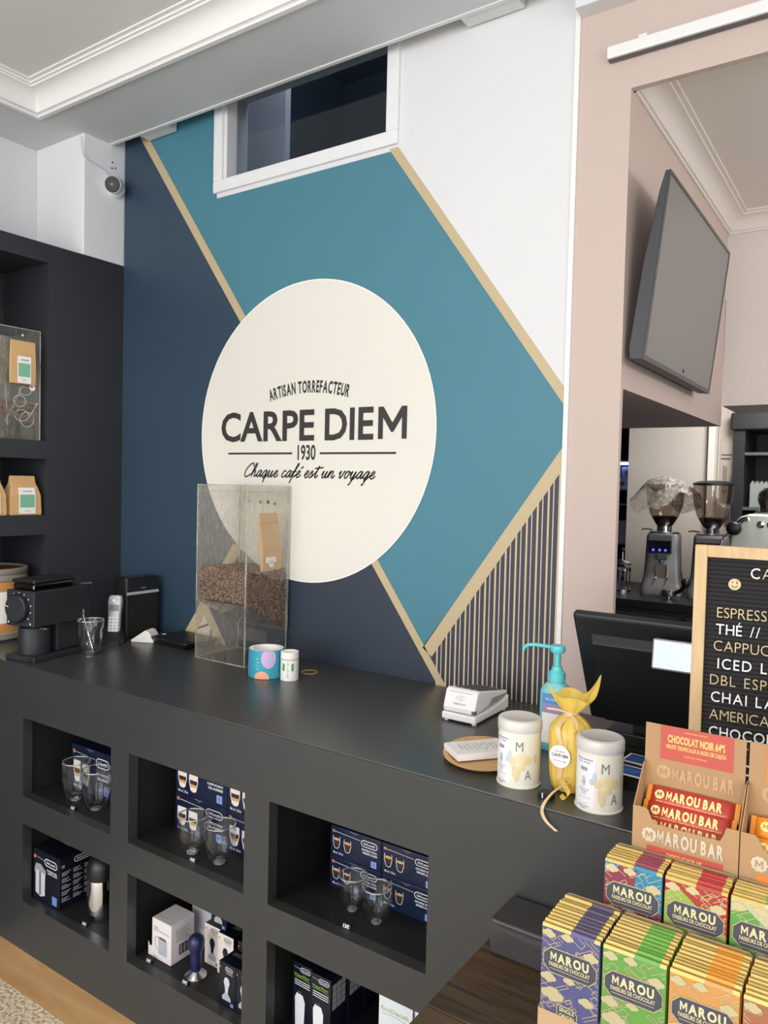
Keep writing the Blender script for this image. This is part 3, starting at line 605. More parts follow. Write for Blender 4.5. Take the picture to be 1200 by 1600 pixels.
# ---- lower middle cubby: milk jug box, tamper boxes, tamper
def jug_print(p, w, d, h):
    x0 = 0.36*w
    p.flat([(x0, 0.16*h), (x0+0.42*w, 0.16*h), (x0+0.44*w, 0.56*h), (x0-0.02*w, 0.60*h)], FO, FU, FV, 8); p.flat([(x0+0.05*w, 0.56*h), (x0+0.38*w, 0.54*h), (x0+0.38*w, 0.585*h), (x0+0.05*w, 0.60*h)], (0, -0.001, 0), FU, FV, 10)
    p.ribbon([(x0, 0.56*h), (x0-0.18*w, 0.56*h), (x0-0.18*w, 0.32*h), (x0, 0.26*h)], 0.02*w, FO, FU, FV, 7)
    p.text('milk jug', 0.1*w, 0.78*h, 0.035*h, FO, FU, FV, 10, w=0.25*w); p.text('Stainless steel frothing jug', 0.1*w, 0.72*h, 0.028*h, FO, FU, FV, 10, w=0.8*w); p.text('350 ml  12 oz', 0.1*w, 0.05*h, 0.03*h, FO, FU, FV, 7, w=0.4*w)
    SO, SU = (w+0.0007, 0, 0), (0, 1, 0)
    for k in range(7): p.flat([(0.2*d, (0.52+0.045*k)*h), ((0.80-0.07*(k % 3))*d, (0.52+0.045*k)*h), ((0.80-0.07*(k % 3))*d, (0.535+0.045*k)*h), (0.2*d, (0.535+0.045*k)*h)], SO, SU, FV, 7)
    p.flat([(0.34*d, 0.16*h), (0.82*d, 0.16*h), (0.82*d, 0.42*h), (0.34*d, 0.42*h)], SO, SU, FV, 3)
    for k in range(3): p.flat([((0.38+0.15*k)*d, 0.19*h), ((0.47+0.15*k)*d, 0.19*h), ((0.47+0.15*k)*d, 0.39*h), ((0.38+0.15*k)*d, 0.39*h)], (w+0.001, 0, 0), SU, FV, 7)
    p.text('MILK JUG', 0.1*w, 0.2*d, 0.06*d, (0, 0, h+0.0007), (1, 0, 0), (0, 1, 0), 7, w=0.5*w)
M_jug = mat('white_gloss_carton', (226, 220, 222), 0.4, var=0.01)
jb = carton('milk_jug_box', 'white milk jug carton with a torn flap in the lower middle cubby', (-1.657, 1.356, ZL), 0.078, 0.082, 0.110, jug_print, m=M_jug)
MB().prism([(0, 0), (0, 0.036), (0.006, 0.026), (0.018, 0.030), (0.018, 0)], (-0.016, 0.001, 0.001), (1, 0, 0), (0, 0, 1), (0, 1, 0), 0.0012).build('torn_flap', M_jug, jb)
carton('knock_box', 'white and grey flat carton standing behind the milk jug carton', (-1.63, 1.475, ZL), 0.10, 0.05, 0.150, lambda p, w, d, h: p.flat([(0.06*w, 0.3*h), (0.94*w, 0.3*h), (0.94*w, 0.93*h), (0.06*w, 0.93*h)], FO, FU, FV, 11), m=M_jug)
def tamper_print(base):
    def f(p, w, d, h):
        if base == 'white': p.flat([(0, 0), (w, 0), (w, h), (0, h)], FO, FU, FV, 5)
        q = (0, -0.0012, 0)
        pill(p, 0.42*w, 0.84*h, 0.44*w, 0.09*h, q, FU, FV, mi=6 if base == 'white' else 0); p.flat([(0.06*w, 0.86*h), (0.14*w, 0.86*h), (0.14*w, 0.90*h), (0.06*w, 0.90*h)], q, FU, FV, 2)
        h1 = 6 if base == 'white' else 11
        p.flat([(0.42*w, 0.30*h), (0.58*w, 0.30*h), (0.60*w, 0.44*h), (0.68*w, 0.56*h), (0.62*w, 0.66*h), (0.5*w, 0.69*h), (0.38*w, 0.66*h), (0.32*w, 0.56*h), (0.40*w, 0.44*h)], q, FU, FV, h1)
        p.flat([(0.24*w, 0.14*h), (0.76*w, 0.14*h), (0.76*w, 0.22*h), (0.58*w, 0.32*h), (0.42*w, 0.32*h), (0.24*w, 0.22*h)], (0, -0.0015, 0), FU, FV, 8)
        p.text('TAMPER', 0.86*w, 0.77*h, 0.03*h, q, FU, FV, 7 if base == 'white' else 0, w=0.4*w, align='r'); p.flat([(0.74*w, 0.04*h), (0.92*w, 0.04*h), (0.92*w, 0.12*h), (0.74*w, 0.12*h)], q, FU, FV, 1)
        pill(p, 0.2*w, 0.6*d, 0.6*w, 0.16*d, (0, 0, h+0.0007), (1, 0, 0), (0, 1, 0), mi=7)
        SO, SU = (w+0.0007, 0, 0), (0, 1, 0)
        for k in range(6): p.flat([(0.15*d, (0.25+0.08*k)*h), ((0.8-0.1*(k % 3))*d, (0.25+0.08*k)*h), ((0.8-0.1*(k % 3))*d, (0.275+0.08*k)*h), (0.15*d, (0.275+0.08*k)*h)], SO, SU, FV, 10)
    return f
tw, tn = tamper_print('white'), tamper_print('navy')
g = 'tamper cartons in the lower middle cubby'
carton('tamper_box', 'white-fronted tamper carton just right of the milk jug carton', (-1.522, 1.425, ZL), 0.058, 0.058, 0.110, tw, m=M_boxd, group=g)
carton('tamper_box', 'white-fronted tamper carton with a blue handle picture, second from the jug carton', (-1.462, 1.415, ZL), 0.058, 0.058, 0.110, tw, m=M_boxd, group=g)
carton('tamper_box', 'dark tamper carton stacked on top of the white-fronted ones', (-1.500, 1.425, ZL+0.1105), 0.058, 0.056, 0.110, tn, m=M_boxd, group=g)
carton('tamper_box', 'dark tamper carton standing at the cubby edge, left of two', (-1.373, 1.334, ZL), 0.057, 0.058, 0.108, tn, m=M_boxd, group=g)
carton('tamper_box', 'dark tamper carton standing at the cubby edge, right of two', (-1.3145, 1.334, ZL), 0.052, 0.058, 0.108, tn, m=M_boxd, group=g)
carton('tamper_box', 'dark tamper carton behind the pair at the cubby edge', (-1.39, 1.415, ZL), 0.058, 0.058, 0.112, tn, m=M_boxd, group=g)
tp = thing('coffee_tamper', 'steel tamper with a rounded navy handle in the lower middle cubby', 'tamper', (-1.492, 1.366, ZL))
MB().lathe([(0.0285, 0), (0.029, 0.001), (0.029, 0.007), (0.026, 0.010), (0.012, 0.018), (0.010, 0.022)], n=28).build('base', M_steel, tp, smooth=40)
MB().lathe([(0.0125, 0.020), (0.014, 0.030), (0.015, 0.055), (0.0155, 0.07), (0.021, 0.084), (0.0225, 0.096), (0.019, 0.108), (0.010, 0.115), (0.002, 0.117)], n=24).build('handle', mat('navy_handle', (28, 36, 78), 0.35), tp, smooth=60)

# ---- lower right cubby: water filter cartons and descaler carton
def filter_print(p, w, d, h):
    p.flat([(0.18*w, 0.0), (0.62*w, 0.0), (0.66*w, 0.42*h), (0.55*w, 0.52*h), (0.24*w, 0.54*h), (0.14*w, 0.46*h)], FO, FU, FV, 0); p.flat([(0.28*w, 0.53*h), (0.52*w, 0.53*h), (0.50*w, 0.58*h), (0.30*w, 0.58*h)], (0, -0.001, 0), FU, FV, 10)
    for k in range(3): p.ribbon([(0.12*w, (0.74-0.035*k)*h), (0.9*w, (0.73-0.035*k)*h)], 0.012*h, FO, FU, FV, 0)
    p.text('WaterFilter', 0.08*w, 0.80*h, 0.045*h, FO, FU, FV, 9, w=0.8*w); p.ribbon([(0.1*w, 0.785*h), (0.5*w, 0.79*h), (0.9*w, 0.77*h)], 0.006*h, FO, FU, FV, 9)
    pill(p, 0.42*w, 0.89*h, 0.5*w, 0.07*h, FO, FU, FV, fill=6); p.ribbon([(0.08*w, 0.94*h), (0.4*w, 0.925*h)], 0.004*h, FO, FU, FV, 0); pill(p, 0.2*w, 0.6*d, 0.6*w, 0.16*d, (0, 0, h+0.0007), (1, 0, 0), (0, 1, 0), mi=7)
    SO, SU = (w+0.0007, 0, 0), (0, 1, 0)
    for r_ in range(4):
        for c_ in range(3): p.flat([((0.10+0.28*c_)*d, (0.52+0.10*r_)*h), ((0.35+0.28*c_)*d, (0.52+0.10*r_)*h), ((0.35+0.28*c_)*d, (0.61+0.10*r_)*h), ((0.10+0.28*c_)*d, (0.61+0.10*r_)*h)], SO, SU, FV, 7)
g = 'water filter cartons in the lower right cubby'
for x, y, lab in ((-1.174, 1.385, 'navy water filter carton at the front left of the lower right cubby'), (-1.112, 1.378, 'navy water filter carton at the front, second from the left in the lower right cubby'),
                  (-1.112, 1.446, 'navy water filter carton directly behind the second one'), (-1.112, 1.512, 'navy water filter carton at the back of the lower right cubby')):
    carton('water_filter_box', lab, (x, y, ZL), 0.060, 0.062, 0.155, filter_print, m=M_boxd, group=g)
def descaler_print(p, w, d, h):
    p.text('EcoDecalk', 0.08*w, 0.62*h, 0.05*h, FO, FU, FV, 9, w=0.8*w); p.ribbon([(0.1*w, 0.58*h), (0.5*w, 0.595*h), (0.9*w, 0.56*h)], 0.005*h, FO, FU, FV, 9); p.ribbon([(0.55*w, 0.80*h), (0.95*w, 0.79*h)], 0.012*h, FO, FU, FV, 1)
    for k in range(4): p.ribbon([(0.5*w, (0.5-0.04*k)*h), (0.92*w, (0.49-0.04*k)*h)], 0.008*h, FO, FU, FV, 11)
    p.flat([(0.965*w, 0), (w, 0), (w, h), (0.965*w, h)], FO, FU, FV, 6)
carton('descaler_box', 'white descaler carton at the right of the lower right cubby', (-0.945, 1.42, ZL), 0.095, 0.06, 0.185, descaler_print, m=mat('white_carton', (232, 236, 242), 0.4, var=0.01))
carton('descaler_box', 'white descaler carton tucked behind the table edge in the lower right cubby', (-0.848, 1.42, ZL), 0.085, 0.06, 0.185, descaler_print, m=mat('white_carton', (232, 236, 242), 0.4, var=0.01))

# ================================================================== ON THE COUNTER, LEFT
# coffee grinder with dial
gr = thing('coffee_grinder', 'matte black home coffee grinder with a round dial at the left end of the counter', 'coffee grinder', (-2.319, 1.310, ZC), R(10))
W = 0.128
MB().box(0, 0, 0.0, W, 0.245, 0.018).build('base_plate', M_matte, gr, bevel=0.003)
MB().lathe([(0.008, 0), (0.008, 0.0015), (0.006, 0.0015)], (0.108, -0.0015, 0.009), n=16, axis='y').build('base_emblem', M_blackplastic, gr, smooth=40)
MB().box(0.005, 0.0, 0.110, W-0.003, 0.225, 0.222).build('motor_housing', M_matte, gr, bevel=0.003)
MB().box(0.02, 0.105, 0.018, W-0.02, 0.215, 0.110).build('column', M_matte, gr, bevel=0.004)
MB().lathe([(0.047, 0.019), (0.0475, 0.022), (0.0475, 0.098), (0.045, 0.103)], (0.064, 0.055, 0), n=36).build('catch_cup', M_matte, gr, smooth=40)
dl = MB().lathe([(0.043, 0.0), (0.043, -0.014), (0.040, -0.018)], (0.060, 0.0, 0.168), n=40, axis='y').build('dial', M_matte, gr, smooth=30)
dm = MB()
for k in range(40):
    a = 2*PI*k/40; dm.box(-0.0012, -0.006, -0.0012, 0.0012, -0.001, 0.0012) if False else None
    c, s = math.cos(a), math.sin(a); dm.add([(0.060+0.0445*c, -0.003, 0.168+0.0445*s), (0.060+0.0465*c, -0.003, 0.168+0.0465*s), (0.060+0.0465*c, -0.012, 0.168+0.0465*s), (0.060+0.0445*c, -0.012, 0.168+0.0445*s)], [(0, 1, 2, 3)])
dm.build('dial_ridge', M_blackplastic, gr, smooth=False)
dp = MB()
for k, a in enumerate(range(-40, 221, 26)):
    dp.flat([(0.060+0.052*math.cos(R(a))+0.0022*math.cos(2*PI*i/8), 0.168+0.0475*math.sin(R(a))+0.0022*math.sin(2*PI*i/8)) for i in range(8)], (0, -0.0008, 0), X_, Z_)
dp.flat([(0.012, 0.119), (0.019, 0.119), (0.0155, 0.126)], (0, -0.0008, 0), X_, Z_); dp.flat([(0.106, 0.119), (0.113, 0.119), (0.1095, 0.126)], (0, -0.0008, 0), X_, Z_)
dp.ribbon([(0.022, 0.176), (0.036, 0.172)], 0.002, (0, -0.0192, 0), X_, Z_)
dp.build('dial_marks', M_wprint, gr, smooth=False)
MB().box(0.018, 0.012, 0.222, W-0.016, 0.17, 0.244).build('hopper', clear('smoked_hopper', (0.25, 0.25, 0.26), 0.08, 0.6, 3, 0.05), gr, bevel=0.006)
MB().box(0.015, 0.009, 0.244, W-0.013, 0.173, 0.256).build('hopper_lid', M_blackplastic, gr, bevel=0.005)
MB().box(W-0.003, 0.02, 0.104, W+0.022, 0.028, 0.109).build('lever', M_steel, gr, bevel=0.001)
MB().tube([(W-0.01, 0.19, 0.228), (W+0.03, 0.20, 0.232)], 0.002).build('side_pin', M_steel, gr, smooth=True)
# big round tin standing in the lowest shelf niche behind the grinder
tn_ = thing('coffee_tin', 'large round kraft-labelled tin with steel rims in the lowest shelf niche', 'tin', (-2.690, 1.452, 1.0305))
MB().lathe([(0.128, 0.0), (0.132, 0.004), (0.132, 0.022), (0.128, 0.026)], n=48).build('bottom_rim', mat('tin_rim_steel', (158, 154, 144), 0.35, 0.25), tn_, smooth=40)
MB().lathe([(0.128, 0.026), (0.128, 0.205)], n=48, cap0=False, cap1=False).build('kraft_sleeve', mat('kraft_sleeve', (196, 140, 82), 0.6), tn_, smooth=40)
lb = MB(); pts = []
for z in (0.06, 0.17): pts.append([(0.1287*math.cos(R(a)), 0.1287*math.sin(R(a)), z) for a in range(-70, 31, 10)])
lb.loft(pts, closed=False, cap0=False, cap1=False); lb.build('paper_label', M_paper, tn_, smooth=40)
MB().lathe([(0.128, 0.205), (0.132, 0.208), (0.132, 0.222), (0.128, 0.226), (0.133, 0.232), (0.133, 0.246), (0.127, 0.249), (0.122, 0.242)], n=48, cap1=False).build('top_rim', mat('tin_rim_steel'), tn_, smooth=40)
MB().lathe([(0.001, 0.240), (0.122, 0.241)], n=48, cap0=False, cap1=False).build('lid', mat('tin_lid_brown', (112, 74, 48), 0.4), tn_, smooth=40)
# faceted glass with spoons
gs = thing('water_glass', 'clear faceted glass tumbler holding spoons beside the grinder', 'glass', (-2.186, 1.524, ZC))
def facet(r, z, n=10): return [(r*(1.0 if i % 2 else 0.955)*math.cos(2*PI*i/(2*n)), r*(1.0 if i % 2 else 0.955)*math.sin(2*PI*i/(2*n)), z) for i in range(2*n)]
MB().loft([facet(0.026, 0.0), facet(0.030, 0.004), facet(0.036, 0.03), facet(0.038, 0.075), ring(circ(0.0400, 20), 0.095), ring(circ(0.0415, 20), 0.112)], cap1=False).build('outer_wall', M_glass, gs, smooth=25)
MB().loft([facet(0.022, 0.014), facet(0.033, 0.032), facet(0.036, 0.075), ring(circ(0.0385, 20), 0.095), ring(circ(0.0405, 20), 0.112)], cap1=False).build('inner_wall', M_glass, gs, smooth=25)
MB().lathe([(0.0385, 0.1105), (0.0418, 0.1105), (0.0418, 0.1135), (0.0385, 0.1135), (0.0385, 0.1105)], n=32, cap0=False, cap1=False).build('rim', clear('glass_rim'), gs, smooth=60)
MB().lathe([(0.001, 0.001), (0.022, 0.001), (0.023, 0.008), (0.001, 0.012)], n=20).build('thick_base', clear('glass_base', (0.85, 0.86, 0.84), 0.3, 0.8, 1.5, 0.08), gs, smooth=60)
def spoon(a, b, label, flip=False):
    t = thing('tea_spoon', label, 'spoon', (-2.186, 1.524, ZC), 0, 'spoons in the tumbler')
    A, B = Vector(a), Vector(b); MB().tube([A, A.lerp(B, 0.5), B], 0.0018, 6, rs=[0.0015, 0.0016, 0.0024]).build('handle', M_chrome, t, smooth=True)
    P = A if flip else B; d = (B-A).normalized()*(-1 if flip else 1); u = d.cross(Vector((0, -1, 0.2))).normalized(); nn = d.cross(u); rings = []
    for k in range(7):
        s = k/6; wv = 0.009*math.sin(PI*min(0.97, 0.08+s*0.9)); c = P+d*(s*0.026)
        rings.append([tuple(c+u*wv+nn*0.001), tuple(c+nn*(-0.003*math.sin(PI*s))), tuple(c-u*wv+nn*0.001), tuple(c+nn*(-0.003*math.sin(PI*s)+0.0015))])
    MB().loft(rings).build('bowl', M_chrome, t, smooth=60)
spoon((0.012, 0.0, 0.018), (-0.042, 0.0, 0.125), 'small steel spoon leaning left out of the tumbler')
spoon((-0.014, 0.004, 0.042), (0.022, 0.01, 0.088), 'small steel spoon lying bowl down inside the tumbler', True)
spoon((-0.004, -0.012, 0.04), (0.026, -0.006, 0.086), 'small steel spoon leaning right inside the tumbler', True)
# cordless phone in its cradle
ph = thing('cordless_phone', 'silver cordless phone in a dark cradle behind the tumbler', 'phone', (-2.272, 1.675, ZC), R(35))
cr_ = MB(); cr_.loft([ring(rrect(0.075, 0.085, 0.012), 0), ring(rrect(0.075, 0.085, 0.012), 0.014), ring(rrect(0.062, 0.06, 0.012, cy=0.008), 0.028), ring(rrect(0.055, 0.036, 0.01, cy=0.016), 0.042)]); cr_.build('cradle', M_blackplastic, ph, smooth=40)
til = math.tan(R(14))
def phz(z, w, d, y): return [(p[0], p[1]+y+z*til*0.55, z) for p in rrect(w, d, 0.008)]
MB().loft([phz(0.02, 0.038, 0.018, 0.0), phz(0.05, 0.044, 0.022, 0.0), phz(0.10, 0.044, 0.022, 0.0), phz(0.145, 0.050, 0.024, 0.0), phz(0.160, 0.046, 0.02, 0.0), phz(0.165, 0.036, 0.012, 0.0)]).build('handset', mat('silver_plastic', (168, 172, 180), 0.35, 0.3), ph, smooth=40)
def phf(x, z, off=0.0): return (x, -0.0125+z*til*0.55-off, z)
k_ = MB()
for r_ in range(5):
    for c_ in range(3):
        x, z = -0.012+0.012*c_, 0.045+0.011*r_; k_.add([phf(x-0.0042, z-0.003, 0.001), phf(x+0.0042, z-0.003, 0.001), phf(x+0.0042, z+0.003, 0.001), phf(x-0.0042, z+0.003, 0.001)], [(0, 1, 2, 3)])
k_.build('keypad', M_wprint, ph, smooth=False)
MB().add([phf(-0.017, 0.112, 0.001), phf(0.017, 0.112, 0.001), phf(0.017, 0.134, 0.001), phf(-0.017, 0.134, 0.001)], [(0, 1, 2, 3)]).build('display', mat('lcd_grey', (104, 108, 96), 0.2), ph, smooth=False)
MB().lathe([(0.007, 0.0), (0.007, -0.002), (0.005, -0.002)], (0, phf(0, 0.148)[1], 0.148), n=18, axis='y').build('nav_key', M_whiteplastic, ph, smooth=40)
# loudspeaker
sp = thing('loudspeaker', 'upright black wireless loudspeaker with a silver band beside the navy wall', 'speaker', (-2.360, 1.739, ZC))
MB().loft([ring(rrect(0.071, 0.146, 0.012, cx=0.0355, cy=0.073), 0.0), ring(rrect(0.071, 0.146, 0.012, cx=0.0355, cy=0.073), 0.219)]).build('body', M_blackplastic, sp, smooth=30)
MB().box(0.0705, 0.006, 0.006, 0.0735, 0.140, 0.158).build('grille', mat('speaker_cloth', (16, 17, 18), 0.9, bump=0.6, bscale=900), sp, bevel=0.002)
MB().box(0.0705, 0.003, 0.158, 0.0745, 0.143, 0.168).build('silver_band', mat('silver_trim', (178, 180, 184), 0.35), sp, bevel=0.0008)
MB().box(0.0705, 0.006, 0.168, 0.0732, 0.140, 0.213).build('control_strip', mat('control_black', (30, 31, 34), 0.35), sp, bevel=0.002)
tk = MB()
for k in range(6): tk.box(0.02+0.004, 0.03+0.015*k, 0.219, 0.036, 0.038+0.015*k, 0.2205)
tk.build('button', mat('button_grey', (70, 72, 76), 0.4), sp)
MB().text('BOSE', 0.073, 0.178, 0.005, (0.0745, 0, 0), Y_, Z_, w=0.022, align='c', bold=0.02).build('lettering', M_greyprint, sp, smooth=False)
# small white wedge device and black tray
wd_ = thing('card_wedge', 'small white wedge-shaped device beside the loudspeaker', 'device', (-2.192, 1.742, ZC), R(25))
MB().prism([(0, 0), (0.085, 0), (0.085, 0.008), (0.066, 0.040), (0.052, 0.043), (0, 0.008)], (-0.05, 0, 0), X_, Z_, Y_, 0.06).build('shell', M_whiteplastic, wd_, bevel=0.003)
MB().tube([(0.034, 0.04, 0.018), (0.055, 0.05, 0.024), (0.080, 0.05, 0.018)], 0.003).build('cable_plug', M_whiteplastic, wd_, smooth=True)
tb = thing('black_tray', 'low flat black device lying behind the bean dispenser', 'tray', (-2.075, 1.822, ZC), R(-4))
MB().loft([ring(rrect(0.17, 0.13, 0.01), 0.0), ring(rrect(0.18, 0.14, 0.012), 0.010), ring(rrect(0.205, 0.15, 0.012), 0.020), ring(rrect(0.20, 0.146, 0.012), 0.024)]).build('tray_shell', mat('tray_black', (26, 27, 29), 0.35), tb, smooth=30)
MB().box(-0.085, -0.058, 0.0235, 0.085, 0.06, 0.0252).build('tray_top', M_blackplastic, tb)

# ================================================================== BEAN DISPENSER
ds = thing('bean_dispenser', 'tall clear acrylic bean dispenser box in front of the mural', 'dispenser', (-1.891, 1.708, ZC))
DW, DD, DH, T = 0.225, 0.196, 0.566, 0.005
edge = lambda n, *a: MB().box(*a).build(n, M_acedge, ds)
MB().box(0, 0, 0.0, DW, T, DH).build('front_pane', M_acryl2, ds)
MB().box(0, DD-T, 0.09, DW, DD, DH).build('rear_pane', M_acryl, ds)
MB().box(0, T, 0, T, DD-T, DH).build('side_pane', M_acryl, ds)
MB().box(DW-T, T, 0, DW, DD-T, DH).build('side_pane', M_acryl2, ds)
MB().box(T, T, DH-0.022, DW-T, DD-T, DH-0.018).build('lid_pane', M_acryl, ds)
for x, y in ((0, 0), (DW-T, 0), (DW-T, DD-T), (0, DD-T)):
    MB().box(x-0.0004, y-0.0004, 0, x+T*0.5+0.0002, y+T*0.5, DH+0.0004).build('cut_edge', M_edge, ds)
for z in (0.0, DH-0.002):
    MB().box(0, -0.0005, z, DW, 0.0025, z+0.0024).build('cut_edge', M_edge, ds); MB().box(DW-0.0025, 0, z, DW+0.0005, DD, z+0.0024).build('cut_edge', M_edge, ds)
    MB().box(0, DD-0.0025, z, DW, DD, z+0.0024).build('cut_edge', M_edge, ds); MB().box(0, 0, z, 0.0025, DD, z+0.0024).build('cut_edge', M_edge, ds)
# sloped chute floor falling towards the rear, outlet box
zs0, zs1 = 0.190, 0.095
MB().add([(T, T, zs0), (DW-T, T, zs0), (DW-T, DD-T, zs1), (T, DD-T, zs1), (T, T, zs0-0.004), (DW-T, T, zs0-0.004), (DW-T, DD-T, zs1-0.004), (T, DD-T, zs1-0.004)], [(0, 1, 2, 3), (7, 6, 5, 4), (0, 4, 5, 1), (1, 5, 6, 2), (2, 6, 7, 3), (3, 7, 4, 0)]).build('chute_floor', clear('chute_acrylic', (0.8, 0.78, 0.74), 0.1, 0.7, 2.0, 0.08, haze=0.3, hscale=(20, 20, 20)), ds)
ob = MB(); ob.box(0.09, 0.10, 0.06, DW-T, 0.103, 0.10); ob.box(0.09, 0.10, 0.057, DW-T, DD-T, 0.060); ob.box(0.09, 0.103, 0.06, 0.093, DD-T, 0.11)
ob.build('outlet_box', M_acryl2, ds)
for k, (x, z) in enumerate(((0.04, DH-0.055), (0.10, DH-0.057), (0.165, DH-0.060))):
    MB().lathe([(0.0055, 0), (0.0055, 0.002), (0.003, 0.003)], (x, DD-T-0.004, z), n=14, axis='y').build('screw', M_steel, ds, smooth=40)
MB().lathe([(0.006, 0), (0.006, 0.003), (0.003, 0.004)], (DW-T-0.0045, 0.10, DH-0.052), n=14, axis='x').build('screw', M_blackplastic, ds, smooth=40)
MB().lathe([(0.005, 0), (0.005, 0.003), (0.003, 0.004)], (DW-T-0.0045, 0.10, 0.045), n=14, axis='x').build('screw', M_steel, ds, smooth=40)
MB().box(DW, DD-0.03, 0.19, DW+0.006, DD-0.012, 0.214).build('catch', M_acryl2, ds)
# beans: a core plus individually modelled beans on every visible side
bt = 0.300
core = MB(); i_ = 0.012
core.add([(i_, i_, zs0+0.004), (DW-i_, i_, zs0+0.004), (DW-i_, DD-i_, zs1+0.008), (i_, DD-i_, zs1+0.008), (i_, i_, bt-0.008), (DW-i_, i_, bt-0.012), (DW-i_, DD-i_, bt-0.02), (i_, DD-i_, bt-0.008)], [(3, 2, 1, 0), (4, 5, 6, 7), (0, 1, 5, 4), (1, 2, 6, 5), (2, 3, 7, 6), (3, 0, 4, 7)])
def bean(mb, c, rnd, mi):
    a = Vector((rnd.uniform(-1, 1), rnd.uniform(-1, 1), rnd.uniform(-1, 1))).normalized(); b = a.orthogonal().normalized(); b.rotate(Matrix.Rotation(rnd.uniform(0, 6.28), 3, a)); d = a.cross(b)
    c = Vector(c); L_, Wd, Hh = 0.0060*rnd.uniform(.85, 1.15), 0.0043*rnd.uniform(.9, 1.1), 0.0031
    vs = [c-a*L_, c+a*L_]
    for s in (-0.5, 0.5):
        for k in range(5): an = 2*PI*k/5; vs.append(c+a*(L_*s)+b*(Wd*0.92*math.cos(an))+d*(Hh*0.92*math.sin(an)))
    fs = [(0, 2+(k+1) % 5, 2+k) for k in range(5)]+[(1, 7+k, 7+(k+1) % 5) for k in range(5)]+[(2+k, 2+(k+1) % 5, 7+(k+1) % 5, 7+k) for k in range(5)]
    mb.add(vs, fs, mi)
bm_ = MB(); rn = random.Random(3); m0 = 0.0095
def inside_low(y): return zs0+(zs1-zs0)*(y-T)/(DD-2*T)+0.006
for _ in range(1500):
    x = rn.uniform(m0, DW-m0); z = rn.uniform(zs0+0.006, bt-0.006+0.006*math.sin(x*30)); bean(bm_, (x, rn.uniform(0.009, 0.0125), z), rn, rn.randint(0, 2))
for _ in range(1900):
    y = rn.uniform(m0, DD-m0); z = rn.uniform(inside_low(y), bt-0.010-0.02*math.exp(-((y-0.10)/0.035)**2)); bean(bm_, (DW-rn.uniform(0.009, 0.0125), y, z), rn, rn.randint(0, 2))
for _ in range(900):
    x, y = rn.uniform(m0, DW-m0), rn.uniform(m0, DD-m0); bean(bm_, (x, y, bt-0.008+0.004*math.sin(x*30)-0.012*math.exp(-((y-0.10)**2+(x-0.2)**2)/0.0015)+rn.uniform(-0.002, 0.002)), rn, rn.randint(0, 2))
beans = bm_.build('coffee_beans', [M_bean, mat('roasted_beans_dark', (66, 42, 30), 0.4, var=0.4, scale=120), mat('roasted_beans_light', (146, 110, 86), 0.45, var=0.3, scale=120)], None, smooth=80)
beans.location = (-1.891, 1.708, ZC); tag(beans, 'roasted coffee beans filling the acrylic dispenser', 'coffee beans', kind='stuff')
cb = core.build('bean_core', M_beancore, beans)
# kraft bag standing in the beans behind the right pane
kb = thing('kraft_bag', 'plain kraft coffee bag with a folded top inside the acrylic dispenser', 'coffee bag', (-1.687, 1.788, ZC+0.290), 0)
def bagring(z, y0, y1, t, x=0): return [(x-t, y0, z), (x+t, y0, z), (x+t, y1, z), (x-t, y1, z)]
MB().loft([bagring(0, 0.010, 0.098, 0.006), bagring(0.09, 0.002, 0.088, 0.010), bagring(0.155, -0.008, 0.078, 0.006), bagring(0.160, -0.008, 0.078, 0.002)]).build('bag_body', M_kraft2, kb, bevel=0.001)
MB().loft([bagring(0.157, -0.008, 0.078, 0.003, 0.005), bagring(0.188, -0.012, 0.072, 0.003, 0.004)]).build('folded_top', M_kraft2, kb, bevel=0.001)
MB().loft([bagring(0.028, 0.022, 0.064, 0.003, 0.010), bagring(0.046, 0.021, 0.064, 0.003, 0.010)]).build('clip', M_paper, kb, bevel=0.001)
MB().lathe([(0.010, 0.0), (0.010, 0.004), (0.008, 0.004)], (0.009, 0.043, 0.022), n=14, axis='x').build('seal', M_paper, kb, smooth=40)

# label roll, white tube, bracelet
lr = thing('label_roll', 'wide roll of turquoise and lilac sticker labels beside the dispenser', 'label roll', (-1.553, 1.682, ZC), R(0))
MB().lathe([(0.051, 0.0), (0.0525, 0.001), (0.0525, 0.083), (0.051, 0.084)], n=48, cap1=False).build('outer_turns', mat('label_turquoise', (60, 160, 182), 0.4), lr, smooth=40)
MB().lathe([(0.051, 0.084), (0.040, 0.084), (0.0395, 0.083), (0.0395, 0.0)], n=48, cap0=False, cap1=False).build('paper_core', M_paper, lr, smooth=40)
def curved_patch(r, pts, n0=1): return [(r*math.cos(a), r*math.sin(a), z) for a, z in pts]
lp = MB()
def cyl_disc(mb, r, a0, z0, ra, rz, mi, n=20, z1=None, zlo=0.001, zhi=0.083):
    pts = [(a0+ra*math.cos(2*PI*i/n), min(zhi, max(zlo, z0+rz*math.sin(2*PI*i/n)))) for i in range(n)]; c = (r*math.cos(a0), r*math.sin(a0), min(zhi, max(zlo, z0)))
    vs = [c]+curved_patch(r, pts); half = [((r+0.0002)*math.cos((p[0]+a0)/2), (r+0.0002)*math.sin((p[0]+a0)/2), (p[1]+z0)/2) for p in pts]
    vs = [c]+half+curved_patch(r, pts)
    mb.add(vs, [(0, 1+i, 1+(i+1) % n) for i in range(n)]+[(1+i, 1+n+i, 1+n+(i+1) % n, 1+(i+1) % n) for i in range(n)], mi)
cyl_disc(lp, 0.0530, R(-40), 0.062, 0.42, 0.030, 0); cyl_disc(lp, 0.0530, R(-62), 0.004, 0.42, 0.020, 1); cyl_disc(lp, 0.0530, R(-130), 0.03, 0.35, 0.03, 2)
